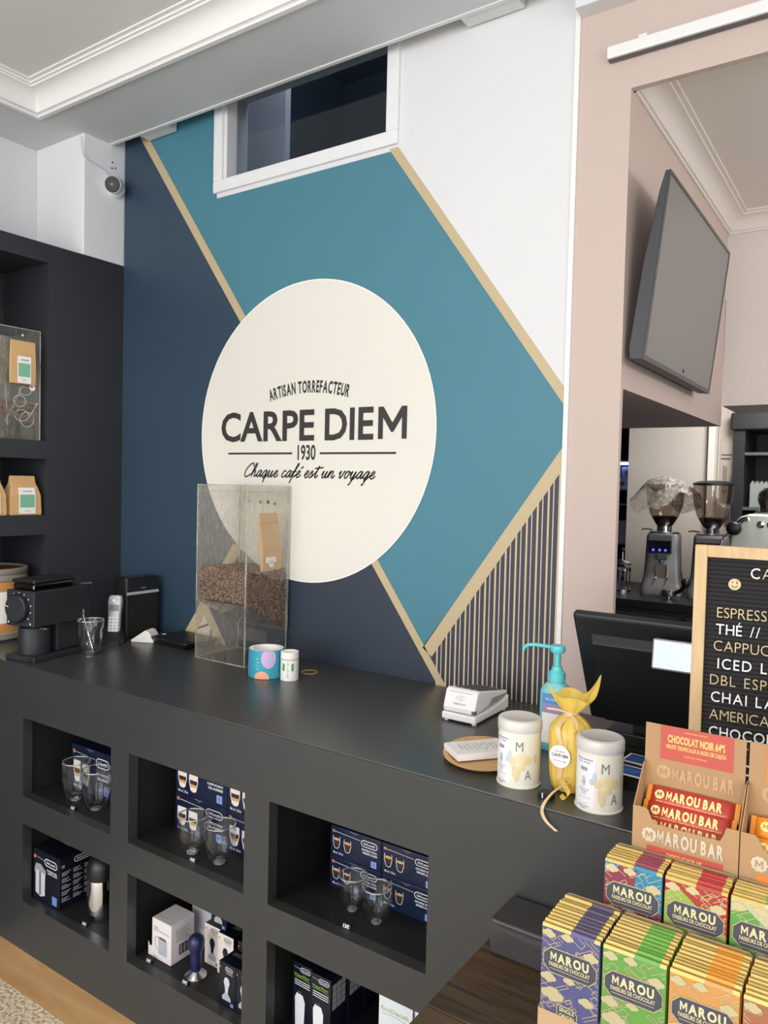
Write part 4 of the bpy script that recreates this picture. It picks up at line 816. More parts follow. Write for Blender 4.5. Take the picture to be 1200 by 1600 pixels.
lp.build('label_print', [mat('lilac_print', (206, 176, 220), 0.4), mat('apricot_print', (236, 176, 140), 0.4), mat('skyblue_print', (110, 150, 214), 0.4)], lr, smooth=False)
sc_ = MB()
for a, z in ((-82, 0.06), (-80, 0.05), (-84, 0.04), (-80, 0.03), (-42, 0.055), (-40, 0.065), (-38, 0.045)):
    sc_.loft([[(0.0535*math.cos(R(a+k*3)), 0.0535*math.sin(R(a+k*3)), z-0.0011) for k in range(4)], [(0.0535*math.cos(R(a+k*3)), 0.0535*math.sin(R(a+k*3)), z+0.0011) for k in range(4)]], closed=False, cap0=False, cap1=False)
sc_.build('small_print', mat('mint_print', (150, 216, 214), 0.5), lr, smooth=False)
tu = thing('sugar_tube', 'short white printed paper tube next to the label roll', 'tube', (-1.468, 1.690, ZC))
MB().lathe([(0.0255, 0), (0.0265, 0.001), (0.0265, 0.083), (0.0255, 0.084), (0.020, 0.084), (0.018, 0.081), (0.001, 0.081)], n=36).build('tube_body', M_paper, tu, smooth=40)
MB().lathe([(0.0268, 0.061), (0.0268, 0.0645)], n=36, cap0=False, cap1=False).build('elastic_band', mat('tan_elastic', (206, 176, 124), 0.6), tu, smooth=40)
gp = MB()
def cyl_quad(mb, r, a0, a1, z0, z1, mi=0, n=4): mb.loft([[(r*math.cos(R(a0+(a1-a0)*k/n)), r*math.sin(R(a0+(a1-a0)*k/n)), z) for k in range(n+1)] for z in (z0, z1)], mi, closed=False, cap0=False, cap1=False)
cyl_quad(gp, 0.0268, -100, -80, 0.03, 0.052); cyl_quad(gp, 0.0268, -38, -22, 0.03, 0.052)
for k in range(8): cyl_quad(gp, 0.0268, -66, -54-(k % 3)*3, 0.012+0.006*k, 0.0145+0.006*k, 1); cyl_quad(gp, 0.0268, -135, -120-(k % 3)*3, 0.012+0.006*k, 0.0145+0.006*k, 1)
gp.build('print', [mat('leaf_green_print', (96, 170, 92), 0.5), M_greyprint], tu, smooth=False)
rbm = MB(); ringp = []
for i in range(29): a = 2*PI*i/28; ringp.append((0.0245*math.cos(a), 0.0245*math.sin(a), 0.0016))
rbm.tube(ringp, 0.0015, 6); rb_ = rbm.build('rubber_band', mat('tan_rubber', (190, 158, 84), 0.5), smooth=True); rb_.location = (-1.474, 1.789, ZC); tag(rb_, 'thin tan rubber band lying on the counter beside the white tube', 'rubber band')

# ================================================================== ON THE COUNTER, RIGHT
# payment terminal on its base
pt = thing('payment_terminal', 'white card payment terminal on a charging base', 'payment terminal', (-0.876, 1.636, ZC))
TW = 0.094
MB().prism([(0, 0.004), (0.19, 0.004), (0.19, 0.040), (0.15, 0.030), (0.06, 0.022), (0.035, 0.024), (0, 0.022)], (-TW/2, 0, 0), Y_, Z_, X_, TW).build('charging_base', M_whiteplastic, pt, bevel=0.004)
MB().prism([(0.004, 0.024), (0.002, 0.036), (0.016, 0.075), (0.024, 0.080), (0.185, 0.050), (0.188, 0.044), (0.15, 0.040), (0.06, 0.030), (0.035, 0.027)], (-TW/2+0.003, 0, 0), Y_, Z_, X_, TW-0.006).build('handset', M_whiteplastic, pt, bevel=0.006, seg=3)
ky = MB()
for r_ in range(7):
    for c_ in range(4):
        y = 0.040+0.019*r_; z = 0.0795-0.186*(y-0.024); x = -0.030+0.0185*c_; ky.box(x, y, z-0.002, x+0.013, y+0.011, z+0.002)
ky.build('keypad', mat('terminal_keys', (70, 72, 76), 0.5), pt, bevel=0.001)
MB().prism([(0.08, 0.036), (0.095, 0.050), (0.165, 0.046), (0.172, 0.042), (0.15, 0.038)], (TW/2-0.0035, 0, 0), Y_, Z_, X_, 0.002).build('side_recess', mat('recess_grey', (150, 150, 150), 0.5), pt)
MB().box(TW/2-0.012, 0.001, 0.026, TW/2-0.002, 0.012, 0.036).build('card_slot', mat('slot_grey', (90, 90, 92), 0.4), pt, bevel=0.002)
MB().box(-0.034, 0.0148, 0.0715, 0.030, 0.0165, 0.0727).build('paper_slot', mat('slot_grey'), pt)
O_ = (0, 0.0085-0.0012, 0.054); V_ = (0, 0.338, 0.941)
tt = MB(); tt.text('ingenico', 0, -0.010, 0.0055, O_, X_, V_, w=0.034, align='c'); tt.ribbon([(0.010*math.cos(2*PI*i/20)*1.1, 0.006+0.006*math.sin(2*PI*i/20)) for i in range(20)], 0.0007, O_, X_, V_, closed=True); tt.ribbon([(-0.004, 0.006), (0, 0.009), (0.004, 0.006), (0, 0.003)], 0.001, O_, X_, V_, closed=True)
tt.build('lettering', M_greyprint, pt, smooth=False)
ft = MB()
for x in (-0.038, 0.038):
    for y in (0.012, 0.175): ft.lathe([(0.006, 0), (0.006, 0.0045)], (x, y, 0), n=12)
ft.build('rubber_feet', M_whiteplastic, pt, smooth=40)
# wooden tray with a stack of cards
wt = thing('wooden_tray', 'oval light wood tray holding business cards', 'tray', (-0.722, 1.462, ZC), R(20))
def ov(a, b, n=40): return [(a*math.cos(2*PI*i/n)*(1+0.08*math.cos(2*PI*i/n)), b*math.sin(2*PI*i/n)) for i in range(n)]
MB().loft([ring(ov(0.070, 0.085), 0.0), ring(ov(0.088, 0.105), 0.009), ring(ov(0.090, 0.107), 0.011), ring(ov(0.087, 0.104), 0.011), ring(ov(0.072, 0.088), 0.0065)]).build('tray_body', wood('beech', (206, 160, 104), (224, 184, 132), 0.45, 4, (1, 9, 9), 0.05), wt, smooth=40)
cs = thing('card_stack', 'stack of white business cards on the wooden tray', 'cards', (-0.738, 1.382, ZC+0.0105), R(-39))
rr = random.Random(5)
for k in range(8): MB().box(-0.078+rr.uniform(-.001, .001), 0.0+rr.uniform(-.001, .001), k*0.0017, rr.uniform(-.001, .001), 0.125, k*0.0017+0.0014).build('card', M_paper, cs)
pc = MB()
for k in range(9): pc.text(('CARPE DIEM', 'Coffee shop', 'Artisan torrefacteur', '12 rue du Marche', 'Lundi au samedi', '8h - 19h', 'Cafe en grains', 'Degustation', 'Vente sur place')[k], -0.06+0.006*(k % 2), 0.022+0.010*k, 0.0042, (0, 0, 8*0.0017+0.0004), (1, 0, 0), (0, 1, 0), w=0.03+0.004*(k % 3))
pc.build('card_print', M_greyprint, cs, smooth=False)
# two floral tins
M_tin = mat('ivory_tin', (232, 229, 214), 0.28, var=0.01); M_tinlid = mat('lid_white', (214, 211, 208), 0.3, var=0.01)
TP = [mat('tin_paper', (236, 234, 240), 0.35), mat('tin_ink', (108, 104, 110), 0.5), mat('bird_blue', (188, 204, 218), 0.4), mat('bird_tan', (222, 202, 166), 0.4), mat('bird_gold', (228, 210, 154), 0.4), mat('tin_ink_pale', (196, 196, 214), 0.5), mat('bird_cream', (228, 216, 176), 0.4)]
def floral_tin(label, loc, rz):
    t = thing('floral_tin', label, 'tin', loc, rz, 'ivory floral tins'); r = 0.0415; H = 0.128
    MB().lathe([(0.0425, 0), (0.0432, 0.0012), (0.0432, 0.003), (r, 0.0045), (r, 0.112)], n=48).build('can', M_tin, t, smooth=40)
    MB().lathe([(0.0428, 0.108), (0.0432, 0.1085), (0.0432, 0.124), (0.0415, 0.1285), (0.037, 0.1305), (0.034, 0.1295), (0.001, 0.129)], n=48).build('lid', M_tinlid, t, smooth=40)
    p = MB(); cyl_quad(p, r+0.0004, -160, -103, 0.008, 0.100, 0, 8)
    def words(txt, a, z, h, w, mi, bold=0.02):
        vs, fs, WW = text_geo(txt, bold); q = [((r+0.0008)*math.cos(R(a)+(v[0]/WW-0.5)*w/r), (r+0.0008)*math.sin(R(a)+(v[0]/WW-0.5)*w/r), z+v[1]*h) for v in vs]; p.add(q, fs, mi)
    words('COLLECTION SIGNATURE  BIO', -134, 0.0935, 0.0028, 0.034, 1); words('THE VERT  -  INFUSION', -136, 0.0885, 0.002, 0.028, 1)
    words('MAMAN', -134, 0.074, 0.007, 0.014, 1); words('M', -80, 0.073, 0.019, 0.0135, 1, -0.01); words('A', -56, 0.018, 0.019, 0.0125, 1, -0.01);
    for k, ww in enumerate((0.020, 0.012, 0.008)): words('fleurs et fruits rouges'[:10+4*k], -133, 0.0395-0.004*k, 0.002, ww, 1)
    words('100g  NET  WT', -131, 0.024, 0.003, 0.024, 5); words('france', -130, 0.0145, 0.002, 0.01, 4); words('parfum tonique', -134, 0.0095, 0.0022, 0.024, 1); words('bio', -134, 0.0058, 0.002, 0.01, 1)
    for a_, hh in ((-139, 0.012), (-136, 0.018), (-133, 0.020), (-130, 0.014)): cyl_quad(p, r+0.0007, a_, a_+0.9, 0.055-hh/2, 0.055+hh/2, 1, 1)
    cyl_quad(p, r+0.0007, -136, -130, 0.053, 0.0545, 1, 2)
    def blob(a0, z0, ra, rz_, mi, lay=0.0008): cyl_disc(p, r+lay, R(a0), z0, R(ra), rz_, mi, 16, zlo=0.005, zhi=0.106)
    blob(-106, 0.066, 5, 0.009, 2); blob(-112, 0.057, 6, 0.006, 2, 0.001); blob(-98, 0.054, 9, 0.007, 3, 0.0012); blob(-76, 0.060, 20, 0.010, 6); blob(-82, 0.050, 16, 0.010, 6, 0.001); blob(-58, 0.056, 12, 0.009, 4)
    blob(-92, 0.036, 6, 0.016, 3, 0.001); blob(-84, 0.030, 5, 0.014, 4, 0.0012); blob(-74, 0.042, 8, 0.006, 4, 0.0014); blob(-34, 0.058, 5, 0.010, 3); blob(-88, 0.026, 4, 0.012, 3, 0.0016)
    p.build('print', TP, t, smooth=False)
    return t
floral_tin('ivory floral tin standing beside the wooden card tray', (-0.604, 1.386, ZC), R(14))
floral_tin('ivory floral tin standing right of the yellow gift bag', (-0.438, 1.370, ZC), R(22))
# pump bottle
M_aqua = mat('aqua_plastic', (118, 196, 206), 0.3, var=0.02)
bo = thing('sanitizer_bottle', 'turquoise pump bottle of hand gel behind the yellow gift bag', 'pump bottle', (-0.618, 1.612, ZC))
MB().loft([ring(rrect(0.064, 0.046, 0.018), 0), ring(rrect(0.069, 0.050, 0.02), 0.004), ring(rrect(0.069, 0.050, 0.02), 0.128), ring(rrect(0.062, 0.045, 0.02), 0.140), ring(rrect(0.034, 0.034, 0.016), 0.150), ring(rrect(0.030, 0.030, 0.0149), 0.154)]).build('bottle_body', M_aqua, bo, smooth=40)
cp = MB(); n = 36
cp.loft([[(0.0185*(1+0.03*(i % 2))*math.cos(2*PI*i/n), 0.0185*(1+0.03*(i % 2))*math.sin(2*PI*i/n), z) for i in range(n)] for z in (0.153, 0.172)]); cp.lathe([(0.017, 0.172), (0.012, 0.178), (0.011, 0.186)], n=24); cp.build('screw_cap', mat('aqua_cap', (96, 198, 204), 0.35), bo, smooth=30)
MB().lathe([(0.0065, 0.184), (0.0065, 0.218)], n=16).build('pump_stem', mat('aqua_cap'), bo, smooth=40)
MB().lathe([(0.014, 0.216), (0.0165, 0.219), (0.0165, 0.230), (0.0155, 0.232)], n=28).build('pump_head', mat('aqua_cap'), bo, smooth=40)
MB().tube([(-0.012, 0, 0.226), (-0.05, -0.004, 0.227), (-0.068, -0.006, 0.225), (-0.077, -0.007, 0.218), (-0.078, -0.007, 0.212)], 0.0042, 10).build('nozzle', mat('aqua_cap'), bo, smooth=60)
lbm = MB(); lbm.flat([(-0.022, 0.04), (0.022, 0.04), (0.022, 0.085), (-0.022, 0.085)], (0, -0.0256, 0), X_, Z_, 0); lbm.flat([(-0.022, 0.0855), (0.022, 0.0855), (0.022, 0.105), (-0.022, 0.105)], (0, -0.0256, 0), X_, Z_, 1); lbm.flat([(-0.022, 0.1055), (0.022, 0.1055), (0.022, 0.128), (-0.022, 0.128)], (0, -0.0256, 0), X_, Z_, 2); lbm.flat([(-0.022, 0.018), (0.022, 0.018), (0.022, 0.0395), (-0.022, 0.0395)], (0, -0.0256, 0), X_, Z_, 0)
lbm.text('GEL HYDRO', 0, 0.113, 0.005, (0, -0.026, 0), X_, Z_, 0, w=0.03, align='c'); lbm.build('paper_label', [M_paper, mat('label_violet', (150, 140, 190), 0.5), mat('label_blue', (84, 140, 200), 0.5)], bo, smooth=False)
# yellow gift bag
M_org = bpy.data.materials.new('yellow_organza'); M_org.use_nodes = True; N_ = M_org.node_tree.nodes; L_ = M_org.node_tree.links
pb = N_['Principled BSDF']; pb.inputs['Roughness'].default_value = 0.3
nz = N_.new('ShaderNodeTexNoise'); nz.inputs['Scale'].default_value = 60; tcn = N_.new('ShaderNodeTexCoord'); mpn = N_.new('ShaderNodeMapping'); mpn.inputs['Scale'].default_value = (1, 1, 0.12); L_.new(tcn.outputs['Object'], mpn.inputs[0]); L_.new(mpn.outputs[0], nz.inputs['Vector'])
rmp = N_.new('ShaderNodeValToRGB'); rmp.color_ramp.elements[0].color = lin((248, 204, 66)); rmp.color_ramp.elements[1].color = lin((255, 236, 140)); L_.new(nz.outputs['Fac'], rmp.inputs[0]); L_.new(rmp.outputs[0], pb.inputs['Base Color'])
trn = N_.new('ShaderNodeBsdfTranslucent'); L_.new(rmp.outputs[0], trn.inputs[0]); mxs = N_.new('ShaderNodeMixShader'); mxs.inputs[0].default_value = 0.35; L_.new(pb.outputs[0], mxs.inputs[1]); L_.new(trn.outputs[0], mxs.inputs[2]); L_.new(mxs.outputs[0], N_['Material Output'].inputs[0]); MATS['yellow_organza'] = M_org
gb = thing('gift_bag', 'yellow organza gift bag tied with a cream ribbon between the two floral tins', 'gift bag', (-0.510, 1.412, ZC))
def ruff(r, z, amp, n=72, sx=1.0, sy=1.0, k1=11, k2=17, ph=0.0, dx=0, dy=0):
    out = []
    for i in range(n):
        a = 2*PI*i/n; q = r*(1+amp*(0.6*math.sin(k1*a+ph)+0.4*math.sin(k2*a+1.7*ph))); out.append((dx+q*sx*math.cos(a), dy+q*sy*math.sin(a), z))
    return out
MB().loft([ruff(0.022, 0.0, 0.05), ruff(0.033, 0.005, 0.05), ruff(0.038, 0.03, 0.035, ph=.2), ruff(0.040, 0.07, 0.03, ph=.4), ruff(0.0405, 0.105, 0.03, ph=.5), ruff(0.039, 0.120, 0.05, ph=.6), ruff(0.028, 0.134, 0.10, ph=.7), ruff(0.013, 0.146, 0.2, ph=.8), ruff(0.011, 0.150, 0.22, ph=.8)]).build('bag_body', M_org, gb, smooth=60)
# flared gathered top with two long corners
ear = MB(); rings = []
for k in range(9):
    s = k/8; rg = []
    for i in range(72):
        a = 2*PI*i/72; base = 0.011+0.030*s**0.8
        lobe = 0.0
        for a0, amp, wid in ((R(212), 0.022, 0.60), (R(34), 0.040, 0.36), (R(290), 0.008, 0.5), (R(110), 0.010, 0.6)):
            dd = (a-a0+PI) % (2*PI)-PI; lobe += amp*math.exp(-(dd/wid)**2)
        z = 0.150+0.026*s+s*s*lobe*1.25; q = base*(1+0.07*math.sin(9*a)*(1-0.4*s))+0.45*lobe*s*s
        rg.append((q*math.cos(a), 0.75*q*math.sin(a), z))
    rings.append(rg)
ear.loft(rings, cap0=False, cap1=False); eo = ear.build('gathered_top', M_org, gb, smooth=60)
M_rib = mat('cream_ribbon', (214, 184, 138), 0.3, var=0.05, scale=80)
rbn = MB(); rbn.lathe([(0.0125, 0.142), (0.0145, 0.1455), (0.0145, 0.150), (0.0125, 0.153)], n=28)
rbn.build('ribbon_knot', M_rib, gb, smooth=40)
def strip(mb, pts, wd, side): 
    pts = smoothline(pts, 6); S = Vector(side).normalized(); mb.loft([[tuple(Vector(p)-S*wd/2), tuple(Vector(p)+S*wd/2)] for p in pts], closed=False, cap0=False, cap1=False)
r1 = MB(); strip(r1, [(0.0, -0.013, 0.146), (-0.010, -0.037, 0.132), (-0.008, -0.0425, 0.115), (-0.001, -0.0425, 0.090), (-0.003, -0.042, 0.05), (-0.006, -0.041, 0.03)], 0.009, (1, 0.1, 0)); r1.build('ribbon_tail', M_rib, gb, smooth=60)
r2 = MB(); strip(r2, [(0.004, -0.014, 0.147), (0.024, -0.034, 0.136), (0.020, -0.0395, 0.122), (0.008, -0.0425, 0.105), (0.004, -0.0430, 0.085)], 0.009, (0.6, 0.1, 0.8)); r2.build('ribbon_tail', M_rib, gb, smooth=60)
r3 = MB(); strip(r3, [(0.0, -0.012, 0.150), (-0.02, -0.012, 0.153), (-0.045, -0.012, 0.152)], 0.004, (0, 0, 1)); r3.build('ribbon_loop', M_rib, gb, smooth=60)
r4 = MB(); strip(r4, [(0.0, -0.041, 0.035), (0.020, -0.050, 0.034), (0.013, -0.072, 0.032), (0.003, -0.097, 0.023), (-0.004, -0.117, 0.008), (-0.005, -0.120, -0.007), (0.004, -0.120, -0.021), (0.023, -0.120, -0.033)], 0.006, (1, 0.3, 0.15)); r4.build('ribbon_tail', M_rib, gb, smooth=60)
r5 = MB(); strip(r5, [(0.0, -0.041, 0.03), (0.012, -0.050, 0.022), (0.020, -0.056, 0.012), (0.014, -0.060, 0.004), (0.004, -0.052, 0.006)], 0.009, (0.4, 0.6, 0.5)); r5.build('ribbon_loop', M_org, gb, smooth=60)
sk = MB(); so = (0, -0.0440, 0); sk.flat([(-0.004+0.0205*math.cos(2*PI*i/36), 0.075+0.0215*math.sin(2*PI*i/36)) for i in range(36)], so, X_, Z_, 0)
sk.text('CARPE DIEM', -0.004, 0.074, 0.0055, (0, -0.0445, 0), X_, Z_, 1, w=0.032, align='c', bold=0.02); sk.text('ARTISAN TORREFACTEUR', -0.004, 0.083, 0.0022, (0, -0.0445, 0), X_, Z_, 1, w=0.020, align='c'); sk.text('Chaque cafe est un voyage', -0.004, 0.0655, 0.0024, (0, -0.0445, 0), X_, Z_, 1, w=0.024, align='c')
sk.build('round_sticker', [M_paper, M_ink], gb, smooth=False)
tg = thing('price_tag', 'small black price block with a white digit in front of the gift bag', 'price tag', (-0.530, 1.335, ZC), R(-8), 'price tags on the counter')
MB().box(-0.013, 0, 0, 0.013, 0.02, 0.012).build('tag_base', M_blackplastic, tg, bevel=0.001)
MB().text('1', -0.004, 0.002, 0.009, (0, -0.0005, 0), X_, Z_, bold=0.04).build('digits', M_wprint, tg, smooth=False)

# till screen seen from behind
ti = thing('till_monitor', 'black till touchscreen seen from behind on the right of the counter', 'monitor', (-0.585, 1.60, ZC))
tl = R(-29.0); MW, MH = 0.37, 0.302
tilt = Matrix.Rotation(tl, 3, 'X')     # local panel: x right, z up (leaning towards the camera at the top)
def mp_(x, y, z): v = Vector((0, 0.148, 0.044))+Matrix.Rotation(R(29), 3, 'X') @ Vector((x, y, z)); return (v.x, v.y, v.z)
def mbox(x0, y0, z0, x1, y1, z1, mb):
    vs = [mp_(x, y, z) for x, y, z in ((x0, y0, z0), (x1, y0, z0), (x1, y1, z0), (x0, y1, z0), (x0, y0, z1), (x1, y0, z1), (x1, y1, z1), (x0, y1, z1))]
    return mb.add(vs, [(3, 2, 1, 0), (4, 5, 6, 7), (0, 1, 5, 4), (1, 2, 6, 5), (2, 3, 7, 6), (3, 0, 4, 7)])
M_till = mat('till_black', (28, 31, 34), 0.42, var=0.06)
mbox(0, 0, 0, MW, 0.022, MH, MB()).build('screen_shell', M_till, ti, bevel=0.008, seg=3)
bk_ = MB(); bk_.loft([[mp_(0.035, 0.001, 0.02), mp_(MW-0.035, 0.001, 0.02), mp_(MW-0.035, 0.001, MH-0.048), mp_(0.035, 0.001, MH-0.048)], [mp_(0.042, -0.018, 0.02), mp_(MW-0.042, -0.018, 0.02), mp_(MW-0.042, -0.018, MH-0.062), mp_(0.042, -0.018, MH-0.062)]]); bk_.build('rear_housing', mat('till_rear', (20, 21, 22), 0.5), ti, bevel=0.002)
mbox(0.012, 0.022, 0.012, MW-0.012, 0.0228, MH-0.012, MB()).build('screen', mat('screen_dark', (12, 13, 15), 0.1), ti)
st_ = MB(); st_.box(0.04, 0.13, 0, MW-0.04, 0.25, 0.028); st_.box(0.10, 0.14, 0.028, MW-0.10, 0.19, 0.075); st_.build('stand', M_till, ti, bevel=0.004)
vt = MB()
for r_ in range(3):
    for c_ in range(16): vt.box(0.045+0.018*c_, 0.1295, 0.004+0.008*r_, 0.058+0.018*c_, 0.1305, 0.008+0.008*r_)
vt.build('vent_slots', M_blackplastic, ti)
def tb_(x0, y0, z0, x1, y1, z1):
    m_ = MB().box(x0, y0, z0, x1, y1, z1); Rm = Matrix.Rotation(R(-7), 3, 'X'); c_ = Vector((0, 0.0, 0.248)); m_.v = [tuple(c_+Rm @ (Vector(v)-c_)) for v in m_.v]; return m_
cd_ = tb_(0.178, -0.020, 0.217, 0.292, 0.0, 0.279); cd_.build('customer_display', mat('display_silver', (176, 182, 192), 0.3, 0.6), ti, bevel=0.004)
tb_(0.184, -0.0212, 0.222, 0.286, -0.0198, 0.274).build('display_window', mat('display_mirror', (118, 140, 176), 0.22, 1.0), ti)
MB().tube([mp_(0.262, -0.02, 0.208), mp_(0.264, -0.022, 0.19), mp_(0.262, -0.0185, 0.17)], 0.002).build('display_cable', M_blackplastic, ti, smooth=True)
db = thing('cash_base', 'low black till printer base in front of the monitor', 'till base', (-0.455, 1.50, ZC))
MB().loft([ring(rrect(0.16, 0.15, 0.01, cx=0.05, cy=0.05), 0.0), ring(rrect(0.16, 0.15, 0.01, cx=0.05, cy=0.05), 0.022), ring(rrect(0.15, 0.14, 0.01, cx=0.05, cy=0.05), 0.030)]).build('housing', M_blackplastic, db, smooth=30)
def leaflet(loc, rz, label):
    t = thing('loyalty_card', label, 'card', loc, rz, 'blue cards near the till')
    MB().box(0, 0, 0, 0.085, 0.054, 0.0012).build('card_stock', M_paper, t); q = MB(); q.flat([(0.005, 0.005), (0.08, 0.005), (0.08, 0.049), (0.005, 0.049)], (0, 0, 0.0016), X_, Y_, 0); q.text('CARTE FIDELITE', 0.012, 0.028, 0.006, (0, 0, 0.0020), X_, Y_, 1, w=0.05); q.text('CARPE DIEM', 0.012, 0.016, 0.005, (0, 0, 0.0020), X_, Y_, 1, w=0.035)
    q.build('print', [mat('card_blue', (52, 86, 160), 0.4), mat('card_lightblue', (150, 176, 220), 0.4)], t, smooth=False)
leaflet((-0.452, 1.545, ZC+0.0305), R(-6), 'blue and white card lying on the till base, farther one')
leaflet((-0.452, 1.470, ZC+0.0305), R(-3), 'blue and white card lying on the till base, nearer one')

# letter board
lbd = thing('letter_board', 'oak framed black felt letter board with the drinks menu', 'menu board', (-0.3155, 1.505, ZC), R(5.5))
BW, BH, BF = 0.40, 0.481, 0.0215
M_oak = wood('oak_frame', (194, 162, 118), (212, 182, 138), 0.5, 8, (10, 10, 1.2), 0.06)
for n_, a in (('frame_bar', (0, 0, 0, BF, 0.022, BH)), ('frame_bar', (BW-BF, 0, 0, BW, 0.022, BH)), ('frame_bar', (BF, 0, BH-BF, BW-BF, 0.022, BH)), ('frame_bar', (BF, 0, 0, BW-BF, 0.022, BF))): MB().box(*a).build(n_, M_oak, lbd, bevel=0.001)
fe = MB(); zz_ = BF; pit = 0.0081; prf = []
while zz_ < BH-BF: prf += [(0.012, zz_), (0.012, zz_+0.0018), (0.0085, zz_+0.0022), (0.0080, zz_+pit*0.6), (0.0085, zz_+pit-0.0003)]; zz_ += pit
prf = [p for p in prf if p[1] < BH-BF]; fe.loft([[(BF, y, z) for y, z in prf], [(BW-BF, y, z) for y, z in prf]], closed=False, cap0=False, cap1=False)
fe.build('felt_panel', mat('black_felt', (40, 38, 40), 0.95, var=0.1, scale=300, bump=0.3, bscale=900), lbd, smooth=False)
MB().box(BF*0.4, 0.0121, BF*0.4, BW-BF*0.4, 0.018, BH-BF*0.4).build('backing_board', M_blackplastic, lbd)
M_lw = mat('letter_white', (240, 240, 240), 0.4, var=0.01); M_lg = mat('letter_gold', (206, 186, 140), 0.4, var=0.02)
_lc = {}
def letter(c, m, x, z, h, bold):
    k = (c, m.name)
    if k not in _lc:
        mb = MB(); mb.text(c, 0, 0, h, (0, 0, 0), X_, Z_, bold=bold, N=(0, -1, 0), d=0.0022, w=text_geo(c, bold)[2]*h*0.88); o = mb.build('letter', m, lbd, smooth=False); _lc[k] = o
    else: o = _lc[k].copy(); COL.objects.link(o); o.parent = lbd
    o.location = (x, 0.0082, z); return text_geo(c, bold)[2]*h*0.88
rows = [('CARPE DIEM', 0.095, 0.4245, 'mix', 0.0042), ('ESPRESSO', 0.0415, 0.348, 'g', 0.0026), ('THÉ // ROOIBOS', 0.0405, 0.317, 'w', 0.0030), ('CAPPUCCINO', 0.0378, 0.286, 'g', 0.0030), ('ICED LATTE', 0.0456, 0.253, 'w', 0.0048), ('DBL ESPRESSO', 0.0338, 0.222, 'g', 0.0042), ('CHAI LATTE', 0.0364, 0.190, 'w', 0.0042), ('AMERICANO', 0.0347, 0.157, 'g', 0.0028), ('CHOCOLAT', 0.0350, 0.1245, 'w', 0.0034), ('LATTE', 0.0590, 0.0928, 'g', 0.0030), ('GLACE', 0.0420, 0.0615, 'w', 0.0030)]
for txt, x, z, mode, gap in rows:
    for i, c in enumerate(txt):
        if c == ' ': x += 0.0105; continue
        if mode == 'mix': m = M_lw if i != 1 else M_lg
        else: m = M_lw if mode == 'w' else M_lg
        if txt.startswith('THÉ') and i >= 7: m = M_lg
        x += letter(c, m, x, z, 0.0190, 0.0 if m is M_lw else -0.012)+gap
        if x > BW-BF-0.012: break
# winking face token
tk_ = MB(); tk_.lathe([(0.0105, 0), (0.0105, -0.002)], (0.069, 0.0082, 0.4115), n=28, axis='y'); tok = tk_.build('face_token', M_lg, lbd, smooth=30)
fc = MB(); fo = (0.069, 0.0060, 0.4115)
fc.ribbon([(-0.0055+0.0011*k, -0.0020-0.0035*math.sin(PI*k/10)) for k in range(11)], 0.0016, fo, X_, Z_); fc.ribbon([(-0.006, 0.003), (-0.004, 0.0042), (-0.0015, 0.003)], 0.0013, fo, X_, Z_); fc.flat([(0.004+0.0015*math.cos(2*PI*i/12), 0.003+0.0018*math.sin(2*PI*i/12)) for i in range(12)], fo, X_, Z_); fc.ribbon([(0.002, 0.0066), (0.006, 0.0064)], 0.001, fo, X_, Z_)
fc.build('face_lines', M_blackplastic, tok, smooth=False)

# ================================================================== TABLE WITH CHOCOLATE DISPLAY
ZT = 0.788
tbt = thing('display_table', 'dark brown plank table in front of the counter', 'table', (0, 0, 0))
M_walnut = wood('dark_stained_wood', (52, 40, 28), (92, 72, 50), 0.4, 5, (1.2, 14, 14), 0.2)
for k in range(6): MB().box(-0.588, 0.48+0.135*k, ZT-0.035, 0.75, 0.6135+0.135*k, ZT-0.0004*(k % 2)).build('plank', M_walnut, tbt, bevel=0.0015)
for x in (-0.54, 0.66):
    for y in (0.53, 1.20): MB().box(x, y, 0, x+0.05, y+0.05, ZT-0.036).build('leg', M_walnut, tbt)
# gift box wrapped in black paper
wbx = thing('wrapped_box', 'flat box wrapped in creased black paper on the table against the counter', 'box', (-0.569, 1.200, ZT))
MB().box(0, 0, 0.0, 0.26, 0.095, 0.0615).build('wrapped_body', mat('black_wrap', (62, 61, 60), 0.34, var=0.1, bump=0.5, bscale=25), wbx, bevel=0.004, seg=3)
MB().add([(0.0, -0.0012, 0.056), (0.26, -0.0012, 0.056), (0.26, -0.002, 0.046), (0.14, -0.0025, 0.030), (0.06, -0.002, 0.044), (0.0, -0.0012, 0.050)], [(0, 1, 2, 3, 4, 5)]).build('paper_fold', mat('black_wrap'), wbx, smooth=False)
rs_ = thing('display_riser', 'stepped riser under the chocolate boxes', 'riser', (0, 0, 0))
M_rise = mat('riser_brown', (70, 56, 42), 0.6)
MB().box(-0.384, 0.975, ZT, 0.30, 1.081, 0.8395).build('step', M_rise, rs_); MB().box(-0.334, 1.082, ZT, 0.30, 1.146, 0.9015).build('step', M_rise, rs_); MB().box(-0.313, 1.147, ZT, 0.30, 1.215, 1.0495).build('step', M_rise, rs_)

